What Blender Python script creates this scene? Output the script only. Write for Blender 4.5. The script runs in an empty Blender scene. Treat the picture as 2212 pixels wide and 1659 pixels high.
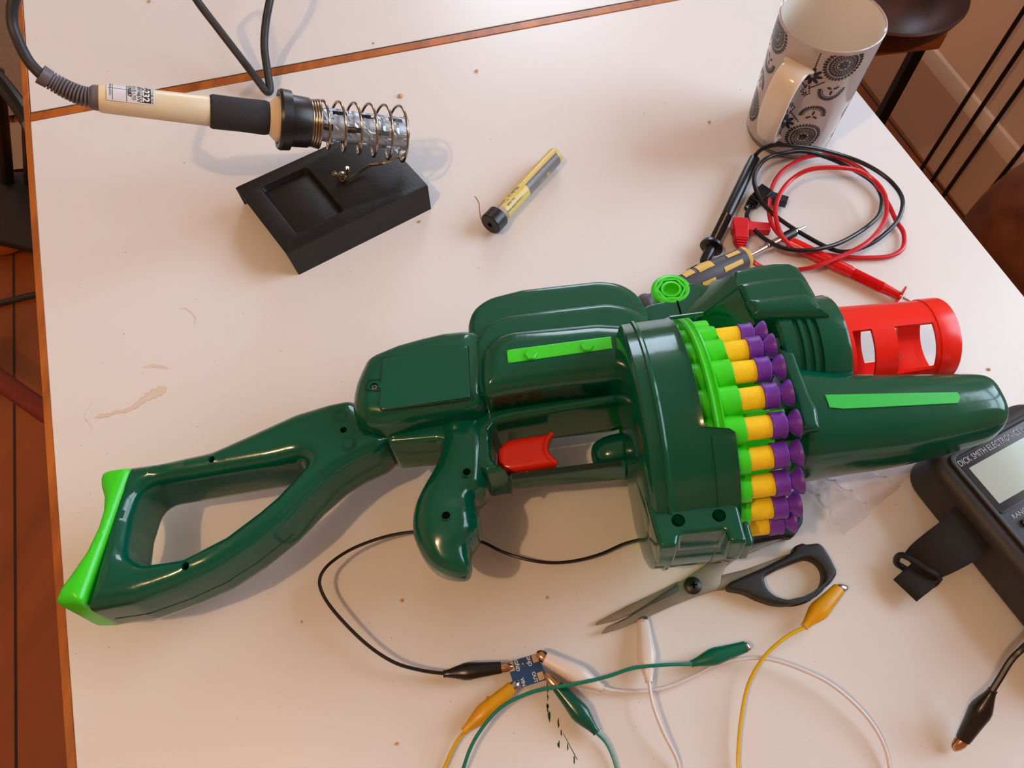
import bpy, bmesh, math, random
from mathutils import Vector, Matrix
from math import sin, cos, pi, radians as R_
random.seed(7)
T = .74                       # table top height, metres
# ------------------------------------------------------------ camera / light
sc = bpy.context.scene
COL = sc.collection
FPX, CX, CY, CH = 1660., 1106., 829.5, .5
TH = math.atan(905.5 / FPX)
cd = bpy.data.cameras.new('camera'); cam = bpy.data.objects.new('camera', cd); COL.objects.link(cam)
cam.location = (0, 0, T + CH); cam.rotation_euler = (TH, 0, 0)
cd.sensor_width = 36; cd.lens = FPX / 2212 * 36; cd.clip_start = .01
sc.camera = cam
sc.view_settings.view_transform = 'Standard'; sc.view_settings.look = 'None'
sc.view_settings.gamma = 1; sc.view_settings.use_curve_mapping = False
sc.view_settings.exposure = -0.04
wd = bpy.data.worlds.new('world'); sc.world = wd; wd.use_nodes = True
bgn = wd.node_tree.nodes['Background']
bgn.inputs[0].default_value = (.75, .85, 1, 1); bgn.inputs[1].default_value = 1.0
def light(name, kind, loc, energy, col, **k):
    l = bpy.data.lights.new(name, kind); l.energy = energy; l.color = col
    for a, b in k.items(): setattr(l, a, b)
    o = bpy.data.objects.new(name, l); COL.objects.link(o); o.location = loc
    return o
LAMP = (-.68, -.36, T + 1.68)
light('ceiling_bulb', 'POINT', LAMP, 30, (1, .64, .34), shadow_soft_size=.02)
win = light('window_daylight', 'AREA', (1.98, .66, T + 1.18), 66, (.66, .84, 1), shape='RECTANGLE', size=1.8, size_y=1.3)
win.rotation_euler = (Vector((1.98, .66, T + 1.18)) - Vector((.1, .3, T))).to_track_quat('Z', 'Y').to_euler()

rear_fill = light('rear_cool_fill', 'AREA', (.5, 2.95, T + 1.1), 48, (.70, .84, 1), shape='RECTANGLE', size=1.5, size_y=1.1)  # added broad cool fill from the rear, not a known source
rear_fill.rotation_euler = (R_(-90), 0, 0)
# ------------------------------------------------------------ photo geometry
UPV = Vector((0, cos(TH), sin(TH))); FW = Vector((0, sin(TH), -cos(TH))); CAM = Vector((0, 0, CH))
def ray(px, py): return Vector((px - CX, 0, 0)) + UPV * (CY - py) + FW * FPX
def W(px, py, h=0):
    d = ray(px, py); p = CAM + d * ((h - CH) / d.z)
    return Vector((p.x, p.y, p.z + T))
def depth(p): return (Vector((p.x, p.y, p.z - T)) - CAM).dot(FW)
def rpx(w, p): return w / 2 * depth(p) / FPX

# ------------------------------------------------------------ materials
def lin(c): return tuple((x / 12.92 if x <= .04045 else ((x + .055) / 1.055) ** 2.4) for x in [v / 255 for v in c])
def mat(name, rgb, rough=.5, metal=0, noise=None, bump=0, bscale=200, **kw):
    m = bpy.data.materials.new(name); m.use_nodes = True; nt = m.node_tree; b = nt.nodes['Principled BSDF']
    c = lin(rgb); b.inputs['Base Color'].default_value = (*c, 1)
    b.inputs['Roughness'].default_value = rough; b.inputs['Metallic'].default_value = metal
    for k, v in kw.items():
        b.inputs[k.replace('_', ' ')].default_value = v
    tc = nt.nodes.new('ShaderNodeTexCoord')
    if noise:
        s, amt = noise
        n = nt.nodes.new('ShaderNodeTexNoise'); n.inputs['Scale'].default_value = s; n.inputs['Detail'].default_value = 5
        r = nt.nodes.new('ShaderNodeValToRGB')
        r.color_ramp.elements[0].position = .3; r.color_ramp.elements[1].position = .7
        r.color_ramp.elements[0].color = (*[max(0, x * (1 - amt)) for x in c], 1)
        r.color_ramp.elements[1].color = (*[min(1, x * (1 + amt)) for x in c], 1)
        nt.links.new(tc.outputs['Object'], n.inputs['Vector']); nt.links.new(n.outputs['Fac'], r.inputs['Fac'])
        nt.links.new(r.outputs['Color'], b.inputs['Base Color'])
    if bump:
        n = nt.nodes.new('ShaderNodeTexNoise'); n.inputs['Scale'].default_value = bscale; n.inputs['Detail'].default_value = 3
        bp = nt.nodes.new('ShaderNodeBump'); bp.inputs['Strength'].default_value = bump; bp.inputs['Distance'].default_value = .001
        nt.links.new(tc.outputs['Object'], n.inputs['Vector']); nt.links.new(n.outputs['Fac'], bp.inputs['Height'])
        nt.links.new(bp.outputs['Normal'], b.inputs['Normal'])
    return m
def wood(name, dark, light_, scale, rot=0, rough=.5, stretch=14, knots=False):
    m = mat(name, light_, rough); nt = m.node_tree; b = nt.nodes['Principled BSDF']
    tc = [n for n in nt.nodes if n.type == 'TEX_COORD'][0]
    mp = nt.nodes.new('ShaderNodeMapping'); mp.inputs['Rotation'].default_value = (0, 0, rot); mp.vector_type = 'TEXTURE'
    mp.inputs['Scale'].default_value = (1, stretch, 1)
    n = nt.nodes.new('ShaderNodeTexNoise'); n.inputs['Scale'].default_value = scale; n.inputs['Detail'].default_value = 6; n.inputs['Distortion'].default_value = .6
    r = nt.nodes.new('ShaderNodeValToRGB'); r.color_ramp.elements[0].position = .3; r.color_ramp.elements[1].position = .72
    r.color_ramp.elements[0].color = (*lin(dark), 1); r.color_ramp.elements[1].color = (*lin(light_), 1)
    L = nt.links.new
    L(tc.outputs['Object'], mp.inputs['Vector']); L(mp.outputs['Vector'], n.inputs['Vector']); L(n.outputs['Fac'], r.inputs['Fac'])
    out = r.outputs['Color']
    if knots:
        mp2 = nt.nodes.new('ShaderNodeMapping'); mp2.vector_type = 'TEXTURE'; mp2.inputs['Rotation'].default_value = (0, 0, rot); mp2.inputs['Scale'].default_value = (1, 2.2, 1)
        v = nt.nodes.new('ShaderNodeTexVoronoi'); v.inputs['Scale'].default_value = 9
        r2 = nt.nodes.new('ShaderNodeValToRGB'); r2.color_ramp.elements[0].position = .07; r2.color_ramp.elements[1].position = .13
        r2.color_ramp.elements[0].color = (.25, .15, .1, 1); r2.color_ramp.elements[1].color = (1, 1, 1, 1)
        mx = nt.nodes.new('ShaderNodeMixRGB'); mx.blend_type = 'MULTIPLY'; mx.inputs[0].default_value = 1
        L(tc.outputs['Object'], mp2.inputs['Vector']); L(mp2.outputs['Vector'], v.inputs['Vector']); L(v.outputs['Distance'], r2.inputs['Fac'])
        L(out, mx.inputs[1]); L(r2.outputs['Color'], mx.inputs[2]); out = mx.outputs[0]
    L(out, b.inputs['Base Color'])
    return m
M = dict(
    laminate=mat('laminate', (225, 222, 223), .28, noise=(3, .02), Specular_IOR_Level=.45),
    edge=wood('edge_wood', (140, 72, 20), (190, 108, 38), 60, rough=.35),
    gap=mat('gap_dark', (45, 32, 24), .8),
    floor=wood('floor_pine', (118, 58, 20), (160, 84, 34), 9, rot=R_(-19), rough=.4, knots=True),
    wall=mat('wall_paint', (240, 206, 178), .8, noise=(2, .04)),
    ceil=mat('ceiling_paint', (225, 215, 200), .9),
    skirt=mat('skirting_paint', (222, 188, 158), .5),
    green=mat('dark_green_plastic', (2, 80, 60), .13, noise=(14, .06), Specular_IOR_Level=.5, bump=.04, bscale=300),
    black_hole=mat('hole_dark', (5, 8, 7), .9, Specular_IOR_Level=.05),
    seam=mat('seam_dark', (4, 34, 24), .6),
    lime=mat('lime_plastic', (58, 214, 30), .32, noise=(30, .03)),
    tape=mat('green_tape', (40, 190, 72), .35),
    yellow=mat('foam_yellow', (252, 214, 18), .75, noise=(300, .05), bump=.15, bscale=900),
    purple=mat('purple_rubber', (104, 46, 168), .42),
    red=mat('orange_red_plastic', (238, 34, 22), .28, noise=(20, .03), Subsurface_Weight=.0),
    trig=mat('trigger_orange', (222, 42, 14), .25),
    steel=mat('steel', (190, 185, 178), .25, 1, noise=(60, .12)),
    steeldull=mat('dull_steel', (152, 144, 130), .42, .75, noise=(60, .15)),
    chrome=mat('chrome', (215, 210, 205), .12, 1),
    nickel=mat('nickel_wire', (165, 150, 132), .2, 1),
    copper=mat('copper_clip', (205, 165, 130), .22, 1),
    zinc=mat('zinc_tube', (178, 184, 194), .45, .9, noise=(60, .1)),
    blackmetal=mat('black_painted_metal', (19, 18, 20), .42, noise=(80, .3), bump=.1, bscale=400),
    blackplastic=mat('black_plastic', (22, 21, 24), .35, noise=(50, .2)),
    blackrubber=mat('black_rubber', (30, 27, 30), .55, bump=.1, bscale=800),
    foamgrip=mat('dark_foam', (42, 42, 48), .85, bump=.3, bscale=1500),
    cream=mat('cream_plastic', (222, 205, 172), .35, noise=(40, .05)),
    grey=mat('grey_rubber', (98, 92, 100), .5),
    cable=mat('cable_black', (38, 38, 42), .5),
    cable2=mat('lead_black', (18, 18, 24), .3),
    cabler=mat('lead_red', (205, 24, 38), .32),
    redprobe=mat('probe_red', (222, 18, 22), .25),
    wire_w=mat('wire_white', (222, 214, 216), .4),
    wire_y=mat('wire_yellow', (222, 178, 10), .35),
    wire_g=mat('wire_teal', (10, 118, 98), .35),
    wire_k=mat('wire_black', (26, 20, 20), .35),
    boot_w=mat('boot_white', (228, 218, 214), .3),
    boot_y=mat('boot_yellow', (214, 154, 4), .35, noise=(60, .08)),
    boot_g=mat('boot_green', (2, 78, 62), .2),
    boot_k=mat('boot_black', (22, 19, 20), .3),
    boot_t=mat('boot_teal', (4, 98, 78), .2),
    pcb=mat('pcb_blue', (14, 64, 112), .35),
    pad=mat('pcb_pad', (205, 178, 140), .35, .6),
    white=mat('print_white', (228, 228, 228), .5),
    print_k=mat('print_black', (20, 20, 22), .5),
    label=mat('label_silver', (214, 214, 222), .3),
    labely=mat('label_yellow', (232, 208, 30), .35),
    labelg=mat('label_slate', (58, 64, 78), .35),
    ceramic=mat('mug_ceramic', (186, 174, 172), .12, Specular_IOR_Level=.5),
    ceramic_in=mat('mug_inside', (232, 222, 212), .15),
    ink=mat('mug_ink', (36, 36, 38), .25),
    driver=mat('driver_grey', (72, 70, 82), .5),
    drivery=mat('driver_yellow', (216, 180, 78), .45),
    meter=mat('meter_holster', (36, 30, 32), .55, bump=.08, bscale=900),
    meterface=mat('meter_face', (50, 54, 68), .5),
    bezel=mat('meter_bezel', (34, 34, 40), .25),
    lcd=mat('lcd', (176, 192, 188), .18),
    strap=mat('strap_black', (22, 20, 24), .8, bump=.4, bscale=1200),
    stainm=mat('tea_stain', (208, 188, 168), .35),
    stainl=mat('tea_stain_light', (219, 205, 194), .3),
    crumb=mat('crumb_tan', (204, 164, 122), .8, noise=(600, .2)),
    paint=mat('green_paint', (20, 110, 60), .5),
    speck=mat('speck_dark', (92, 72, 62), .8),
    stool=wood('stool_wood', (120, 58, 22), (176, 92, 40), 20, rough=.4),
    bowl=mat('bowl_wood', (66, 32, 22), .42, noise=(25, .5)),
    darkwood=wood('chair_wood', (80, 40, 18), (128, 70, 34), 26, rot=.5, rough=.45, stretch=10),
    redwood=mat('red_brown_wood', (120, 40, 22), .5, noise=(12, .1)),
    orange=mat('orange_bag', (232, 130, 10), .5),
    card=mat('cardboard', (150, 122, 96), .8, noise=(8, .08)),
    iron_black=mat('rod_black', (16, 13, 13), .4),
    plant=mat('plant_stem', (86, 74, 44), .7),
)
def clearmat(name, rgb, alpha, rough=.08):
    m = bpy.data.materials.new(name); m.use_nodes = True; nt = m.node_tree
    b = nt.nodes['Principled BSDF']; b.inputs['Base Color'].default_value = (*lin(rgb), 1)
    b.inputs['Roughness'].default_value = rough; b.inputs['Alpha'].default_value = alpha
    return m
M['clear'] = clearmat('clear_plastic', (225, 215, 215), .22)
M['bag'] = clearmat('bag_film', (225, 205, 215), .13, .06)

# ------------------------------------------------------------ mesh helpers
def cr(pts, n=6, closed=False):
    """Catmull-Rom resample of a list of vectors."""
    pts = [Vector(p) for p in pts]; N = len(pts); out = []
    rng = range(N if closed else N - 1)
    for i in rng:
        if closed: p0, p1, p2, p3 = pts[i - 1], pts[i], pts[(i + 1) % N], pts[(i + 2) % N]
        else: p0, p1, p2, p3 = pts[max(i - 1, 0)], pts[i], pts[i + 1], pts[min(i + 2, N - 1)]
        for k in range(n):
            t = k / n
            out.append(.5 * ((2 * p1) + (p2 - p0) * t + (2 * p0 - 5 * p1 + 4 * p2 - p3) * t * t + (3 * p1 - p0 - 3 * p2 + p3) * t ** 3))
    if not closed: out.append(pts[-1])
    return out
def fillet(loop, r, n=5):
    """round every corner of a closed 2D polygon"""
    P_ = [Vector(p[:2]) for p in loop]; N = len(P_); out = []
    for i in range(N):
        a, b, c = P_[i - 1], P_[i], P_[(i + 1) % N]
        d1 = a - b; d2 = c - b; l = min(d1.length, d2.length) * .48
        ang = d1.angle(d2) if d1.length > 1e-7 and d2.length > 1e-7 else pi
        t = min(l, r / max(math.tan(ang / 2), .05))
        if ang > 3.0: out.append(b); continue
        s = b + d1.normalized() * t; e = b + d2.normalized() * t
        for k in range(n + 1):
            u = k / n; out.append(s * (1 - u) ** 2 + b * 2 * u * (1 - u) + e * u * u)
    return out
def frame(axis):
    a = Vector(axis).normalized(); h = Vector((0, 0, 1)) if abs(a.z) < .9 else Vector((0, 1, 0))
    x = h.cross(a).normalized(); return a, x, a.cross(x)
class MB:
    def __init__(s): s.v = []; s.f = []; s.m = []
    def add(s, vs, fs, mi=0):
        b = len(s.v); s.v += [Vector(p) for p in vs]
        s.f += [tuple(b + i for i in f) for f in fs]; s.m += [mi] * len(fs); return s
    def rings(s, rings, caps=True, closed=True, mi=0, loop=False):
        n = len(rings[0]); vs = [p for r in rings for p in r]; fs = []
        for i in range(len(rings) - (0 if loop else 1)):
            for j in range(n if closed else n - 1):
                a, b = i * n + j, i * n + (j + 1) % n; i2 = (i + 1) % len(rings)
                fs.append((a, b, i2 * n + (j + 1) % n, i2 * n + j))
        if caps and closed and not loop:
            fs.append(tuple(range(n))[::-1]); fs.append(tuple((len(rings) - 1) * n + j for j in range(n)))
        return s.add(vs, fs, mi)
    def tube(s, pts, r, seg=10, mi=0, caps=True, closed=False):
        pts = [Vector(p) for p in pts]; N = len(pts); rings = []; nx = None
        for i, p in enumerate(pts):
            if closed: t = pts[(i + 1) % N] - pts[i - 1]
            else: t = pts[min(i + 1, N - 1)] - pts[max(i - 1, 0)]
            t.normalize()
            if nx is None: nx = frame(t)[1]
            nx = (nx - t * nx.dot(t)).normalized(); ny = t.cross(nx)
            rr = r[i] if isinstance(r, (list, tuple)) else r
            rings.append([p + nx * cos(2 * pi * k / seg) * rr + ny * sin(2 * pi * k / seg) * rr for k in range(seg)])
        return s.rings(rings, caps, mi=mi, loop=closed)
    def lathe(s, prof, o, axis, seg=32, mi=0, loop=False, caps=True):
        a, x, y = frame(axis); o = Vector(o)
        return s.rings([[o + a * t + (x * cos(2 * pi * k / seg) + y * sin(2 * pi * k / seg)) * max(r, 1e-5) for k in range(seg)] for t, r in prof], caps, mi=mi, loop=loop)
    def box(s, c, sx, sy, sz, Mx=None, mi=0):
        vs = [Vector((x * sx / 2, y * sy / 2, z * sz / 2)) for x in (-1, 1) for y in (-1, 1) for z in (-1, 1)]
        vs = [(Mx @ v if Mx else v) + Vector(c) for v in vs]
        return s.add(vs, [(0, 1, 3, 2), (4, 6, 7, 5), (0, 4, 5, 1), (2, 3, 7, 6), (0, 2, 6, 4), (1, 5, 7, 3)], mi)
    def prism(s, lo, hi, mi=0): return s.rings([lo, hi], mi=mi)
    def poly(s, vs, mi=0): return s.add(vs, [tuple(range(len(vs)))], mi)
    def mesh(s, me, Mx=None, mi=0):
        s.add([(Mx @ v.co if Mx else v.co.copy()) for v in me.vertices], [tuple(p.vertices) for p in me.polygons], mi); return s
    def build(s, name, mats, parent=None, ang=35, bevel=0, recalc=True, flat=False):
        me = bpy.data.meshes.new(name)
        me.from_pydata([tuple(v) for v in s.v], [], s.f)
        if not isinstance(mats, (list, tuple)): mats = [mats]
        for m in mats: me.materials.append(m)
        for p, i in zip(me.polygons, s.m): p.material_index = i
        if recalc:
            bm = bmesh.new(); bm.from_mesh(me); bmesh.ops.recalc_face_normals(bm, faces=bm.faces); bm.to_mesh(me); bm.free()
        if not flat:
            for p in me.polygons: p.use_smooth = True
            me.set_sharp_from_angle(angle=R_(ang))
        o = bpy.data.objects.new(name, me); COL.objects.link(o)
        if bevel:
            b = o.modifiers.new('bevel', 'BEVEL'); b.width = bevel; b.segments = 3; b.limit_method = 'ANGLE'; b.angle_limit = R_(30)
        adopt(o, parent); return o
def adopt(o, parent):
    if parent is not None:
        o.parent = parent; o.matrix_parent_inverse = parent.matrix_local.inverted() if parent.parent is None else (parent.parent.matrix_local @ parent.matrix_parent_inverse.inverted() if False else Matrix()).inverted()
        if parent.type == 'MESH' and parent.parent is not None:
            o.matrix_parent_inverse = Matrix()
def tag(o, label=None, cat=None, group=None, kind=None):
    if label: o['label'] = label
    if cat: o['category'] = cat
    if group: o['group'] = group
    if kind: o['kind'] = kind
    return o
def thing(name, loc, label, cat, group=None):
    o = bpy.data.objects.new(name, None); COL.objects.link(o); o.location = loc; o.empty_display_size = .01
    o.matrix_local  # location only
    bpy.context.view_layer.update()
    return tag(o, label, cat, group)
def curve_mesh(loops, z0, z1, r, res=4):
    cu = bpy.data.curves.new('tmp', 'CURVE'); cu.dimensions = '2D'; cu.fill_mode = 'BOTH'
    for lp in loops:
        sp = cu.splines.new('POLY'); sp.points.add(len(lp) - 1); sp.use_cyclic_u = True
        for q, p in zip(sp.points, lp): q.co = (p[0], p[1], 0, 1)
    cu.extrude = max((z1 - z0) / 2 - r, 1e-5); cu.bevel_depth = r; cu.bevel_resolution = res; cu.offset = -r
    o = bpy.data.objects.new('tmp', cu); COL.objects.link(o)
    dg = bpy.context.evaluated_depsgraph_get(); me = bpy.data.meshes.new_from_object(o.evaluated_get(dg))
    bpy.data.objects.remove(o); bpy.data.curves.remove(cu)
    me.transform(Matrix.Translation((0, 0, (z0 + z1) / 2)))
    bm = bmesh.new(); bm.from_mesh(me); bmesh.ops.remove_doubles(bm, verts=bm.verts, dist=1e-6)
    bmesh.ops.recalc_face_normals(bm, faces=bm.faces); bm.to_mesh(me); bm.free()
    return me
def cut(me, cutters, op='DIFFERENCE'):
    o = bpy.data.objects.new('tmp', me); COL.objects.link(o); tmp = []
    for c in cutters:
        k = bpy.data.objects.new('tmpc', c); COL.objects.link(k); tmp.append(k)
        md = o.modifiers.new('b', 'BOOLEAN'); md.object = k; md.operation = op; md.solver = 'EXACT'
    dg = bpy.context.evaluated_depsgraph_get(); out = bpy.data.meshes.new_from_object(o.evaluated_get(dg))
    for k in tmp + [o]: bpy.data.objects.remove(k)
    return out
def cyl_me(u, v, w0, w1, r, seg=20):
    b = MB(); b.lathe([(w0, r), (w1, r)], (u, v, 0), (0, 0, 1), seg)
    me = bpy.data.meshes.new('c'); me.from_pydata([tuple(p) for p in b.v], [], b.f)
    bm = bmesh.new(); bm.from_mesh(me); bmesh.ops.recalc_face_normals(bm, faces=bm.faces); bm.to_mesh(me); bm.free(); return me
def plate(name, loops, z0, z1, r, mats, parent, Mx=Matrix(), holes=(), res=4, ang=35):
    me = curve_mesh(loops, z0, z1, r, res)
    if holes: me = cut(me, [cyl_me(u, v, z1 - dp, z1 + .02, hr) for u, v, hr, dp in holes])
    return MB().mesh(me, Mx).build(name, mats, parent, ang=ang)
import numpy as np
from mathutils.geometry import delaunay_2d_cdt
def inside(P_, loops):
    c = np.zeros(len(P_), bool)
    for lp in loops:
        A = np.array(lp); B = np.roll(A, -1, 0)
        for (x1, y1), (x2, y2) in zip(A, B):
            if y1 == y2: continue
            m = ((y1 > P_[:, 1]) != (y2 > P_[:, 1])) & (P_[:, 0] < (x2 - x1) * (P_[:, 1] - y1) / (y2 - y1) + x1)
            c ^= m
    return c
def bdist(P_, loops):
    d = np.full(len(P_), 9.)
    for lp in loops:
        A = np.array(lp); B = np.roll(A, -1, 0)
        for a, b in zip(A, B):
            e = b - a; L_ = e @ e
            if L_ < 1e-14: continue
            t = np.clip(((P_ - a) @ e) / L_, 0, 1)[:, None]
            d = np.minimum(d, np.linalg.norm(P_ - a - t * e, axis=1))
    return d
def resample(lp, sp):
    out = []
    for i in range(len(lp)):
        a, b = Vector(lp[i][:2]), Vector(lp[(i + 1) % len(lp)][:2]); n = max(1, int((b - a).length / sp))
        if (b - a).length < 1e-5: continue
        out += [a + (b - a) * k / n for k in range(n)]
    return [(p.x, p.y) for p in out]
def hplate(name, loops, w0, w1, r, mats, parent, Mx, holes=(), rb=None, sp=.0022, ang=40, dome=0):
    """solid from an outline: flat top and bottom, edges rounded with radius r (distance-field profile)"""
    rb = r if rb is None else rb
    loops = [resample(l, sp) for l in loops]
    hl = [[(u + hr * cos(2 * pi * k / 14), v + hr * sin(2 * pi * k / 14)) for k in range(14)] for u, v, hr, _ in holes]
    pts = []; edges = []
    for lp in loops + hl:
        b = len(pts); pts += lp; edges += [(b + i, b + (i + 1) % len(lp)) for i in range(len(lp))]
    nb = len(pts); cand = []
    rm_ = max(r, .0012)
    ds = [rm_ * (1 - cos(R_(a))) for a in (14, 28, 42, 58, 74, 90)]
    for lp in loops:
        A = np.array(lp); t = np.roll(A, -1, 0) - np.roll(A, 1, 0); t /= np.linalg.norm(t, axis=1)[:, None] + 1e-12
        nrm = np.stack([-t[:, 1], t[:, 0]], 1)
        for d in ds:
            for sg in (1, -1):
                Q = A + nrm * d * sg
                k = inside(Q, loops) & (bdist(Q, loops) > d * .93)
                cand += [tuple(q) for q in Q[k]]
    allp = np.array(sum(loops, [])); mn, mxx = allp.min(0), allp.max(0); g = max(sp, .0024); gr = []
    j = 0; y = mn[1]
    while y < mxx[1]:
        x = mn[0] + (g / 2 if j % 2 else 0)
        while x < mxx[0]: gr.append((x, y)); x += g
        y += g * .866; j += 1
    if gr:
        Q = np.array(gr); k = inside(Q, loops)
        Q = Q[k]
        if len(Q): Q = Q[bdist(Q, loops) > rm_ + g * .45]; cand += [tuple(q) for q in Q]
    if cand and hl:
        Q = np.array(cand); k = ~inside(Q, hl) & (bdist(Q, hl) > .0004); cand = [tuple(q) for q in Q[k]]
    if cand:                                    # drop near-duplicates
        seen = {}; out_ = []
        for q in cand:
            key = (round(q[0] / .00045), round(q[1] / .00045))
            if key in seen: continue
            seen[key] = 1; out_.append(q)
        cand = out_
    vs, _, fs, *_r = delaunay_2d_cdt([Vector(p) for p in pts + cand], edges, [], 0, 1e-7)
    V = np.array([(v.x, v.y) for v in vs]); fs = [tuple(f) for f in fs]
    C_ = np.array([V[list(f)].mean(0) for f in fs]); ok = inside(C_, loops + hl) if not hl else (inside(C_, loops) & ~inside(C_, hl))
    fs = [f for f, o in zip(fs, ok) if o]
    D = bdist(V, loops)
    def hgt(rr): 
        dd = np.clip(D, 0, rr); return rr - np.sqrt(np.clip(rr * rr - (rr - dd) ** 2, 0, None)) if rr > 0 else D * 0
    top = w1 - hgt(r) - dome * np.exp(-D / .008); bot = w0 + hgt(rb); n = len(V)
    b = MB()
    v3 = [(*p, z) for p, z in zip(V.tolist(), top.tolist())] + [(*p, z) for p, z in zip(V.tolist(), bot.tolist())]
    F = []
    for f in fs:
        a = V[list(f)]; ar = np.cross(a[1] - a[0], a[2] - a[0])
        if abs(ar) < 1e-12: continue
        f = f if ar > 0 else f[::-1]
        F.append(f); F.append(tuple(i + n for i in f[::-1]))
    cnt = {}
    for f in fs:
        for i in range(len(f)):
            e = (f[i], f[(i + 1) % len(f)]); cnt.setdefault(tuple(sorted(e)), []).append(e)
    hb = {}
    tol = 1e-5
    for k, es in cnt.items():
        if len(es) == 1:
            a, c = k; mid = (V[a] + V[c]) / 2; hid = None
            for hi, (u, v, hr, dp) in enumerate(holes):
                if abs(math.hypot(mid[0] - u, mid[1] - v) - hr) < hr * .12: hid = hi
            if hid is None: F.append((a, c, c + n, a + n))
            else: hb.setdefault(hid, []).append((a, c))
    b.add(v3, F)
    for hi, es in hb.items():
        u, v, hr, dp = holes[hi]; zz = w1 - dp
        for a, c in es:
            b.add([v3[a], v3[c], (*V[c], zz), (*V[a], zz)], [(0, 1, 2, 3)])
            b.add([(*V[a], zz), (*V[c], zz), (u, v, zz)], [(0, 1, 2)], 0)
            b.add([v3[a + n], v3[c + n], (u, v, w0)], [(0, 1, 2)])
    b.v = [Mx @ q for q in b.v]
    o = b.build(name, mats, parent, ang=ang)
    bm = bmesh.new(); bm.from_mesh(o.data); bmesh.ops.remove_doubles(bm, verts=bm.verts, dist=2e-6); bmesh.ops.recalc_face_normals(bm, faces=bm.faces); bm.to_mesh(o.data); bm.free()
    o.data.set_sharp_from_angle(angle=R_(ang)); return o
TZ = Matrix.Translation((0, 0, T))
def L2(pts, h): return [W(x, y, h).to_2d() for x, y in pts]
def text_mesh(s, size, extrude=.0001, bold=0):
    cu = bpy.data.curves.new('t', 'FONT'); cu.body = s; cu.size = size; cu.extrude = extrude; cu.offset = bold; cu.resolution_u = 4
    cu.align_x = 'CENTER'; cu.align_y = 'CENTER'
    o = bpy.data.objects.new('t', cu); COL.objects.link(o)
    dg = bpy.context.evaluated_depsgraph_get(); me = bpy.data.meshes.new_from_object(o.evaluated_get(dg))
    bpy.data.objects.remove(o); return me
def basis(o, x, y, z):
    m = Matrix((x, y, z)).transposed().to_4x4(); m.translation = o; return m

# ============================================================ SETTING
def struct(o): o['kind'] = 'structure'; return o
wd_ = Vector((-.286, .958, 0)).normalized()            # wall direction (away)
wn = Vector((-wd_.y, wd_.x, 0))                        # into the room (-x)
WP = Vector((.977, 1.036, 0))                          # a floor point on the wall line
WM = basis(WP, wd_, wn, Vector((0, 0, 1)))             # wall frame: s along, t into room, z up
struct(MB().box((0, 0, -.02), 7, 7, .04).build('floor', M['floor'], flat=True))
struct(MB().box((0, 0, 2.52), 7, 7, .04).build('ceiling', M['ceil'], flat=True))
wb = MB()
# window opening: s from -1.0 to 0.15, z from .95 to 2.2
s0, s1, z0, z1 = -1.05, .30, T + .25, T + 1.45
def wbox(b, sa, sb, ta, tb, za, zb, mi=0):
    c = WM @ Vector(((sa + sb) / 2, (ta + tb) / 2, (za + zb) / 2)); return b.box(c, sb - sa, tb - ta, zb - za, WM.to_3x3(), mi)
wbox(wb, -3.5, s0, -.12, 0, 0, 2.5); wbox(wb, s1, 3, -.12, 0, 0, 2.5); wbox(wb, s0, s1, -.12, 0, 0, z0); wbox(wb, s0, s1, -.12, 0, z1, 2.5)
struct(wb.build('wall_right', M['wall'], flat=True))
wf = MB()
for a in (s0, (s0 + s1) / 2 - .02, s1 - .04): wbox(wf, a, a + .04, -.1, -.05, z0, z1)
for a in (z0, (z0 + z1) / 2, z1 - .04): wbox(wf, s0, s1, -.1, -.05, a, a + .04)
struct(wf.build('window_1', M['skirt'], flat=True))
struct(MB().box((-2.6, 0, 1.25), .1, 7, 2.5).build('wall_left', M['wall'], flat=True))
wk = MB(); xa, xb, za, zb = -.30, 1.30, T + .35, T + 1.55  # unseen back wall; its opening is added for the cool fill
for x0_, x1_, z0_, z1_ in ((-3.5, xa, 0, 2.5), (xb, 3.5, 0, 2.5), (xa, xb, 0, za), (xa, xb, zb, 2.5)): wk.box(((x0_ + x1_) / 2, 3.1, (z0_ + z1_) / 2), x1_ - x0_, .1, z1_ - z0_)
struct(wk.build('wall_back', M['wall'], flat=True))
wk = MB()
for x in (xa, (xa + xb) / 2, xb): wk.box((x, 3.1, (za + zb) / 2), .05, .06, zb - za)
for z in (za, (za + zb) / 2, zb): wk.box(((xa + xb) / 2, 3.1, z), xb - xa, .06, .05)
struct(wk.build('added_rear_window', M['skirt'], flat=True))  # frame of a made-up rear window, added along with the cool fill
struct(MB().box((0, -2.4, 1.25), 7, .1, 2.5).build('wall_front', M['wall'], flat=True))
bb = MB(); wbox(bb, -2.2, 2.2, .0, .016, 0, .15)
bb.rings([[WM @ Vector((s, t, z)) for t, z in ((.0, .15), (.016, .15), (.013, .162), (.006, .175), (.0, .178))] for s in (-2.2, 2.2)])
struct(bb.build('baseboard_right', M['skirt'], ang=25))
# plank gaps of the floor, parallel to the table edge
gd = Vector((-.30, .954, 0)).normalized()
fg = MB(); g0 = W(35, 1659, -T); gn = Vector((gd.y, -gd.x, 0))
for k in range(-14, 16):
    c = g0 + gn * (.135 * k); c.z = .0006
    fg.box(c, .0035, 8, .0012, Matrix.Rotation(math.atan2(-gd.x, gd.y), 3, 'Z'))
struct(fg.build('trim_1', M['gap'], flat=True))

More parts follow.
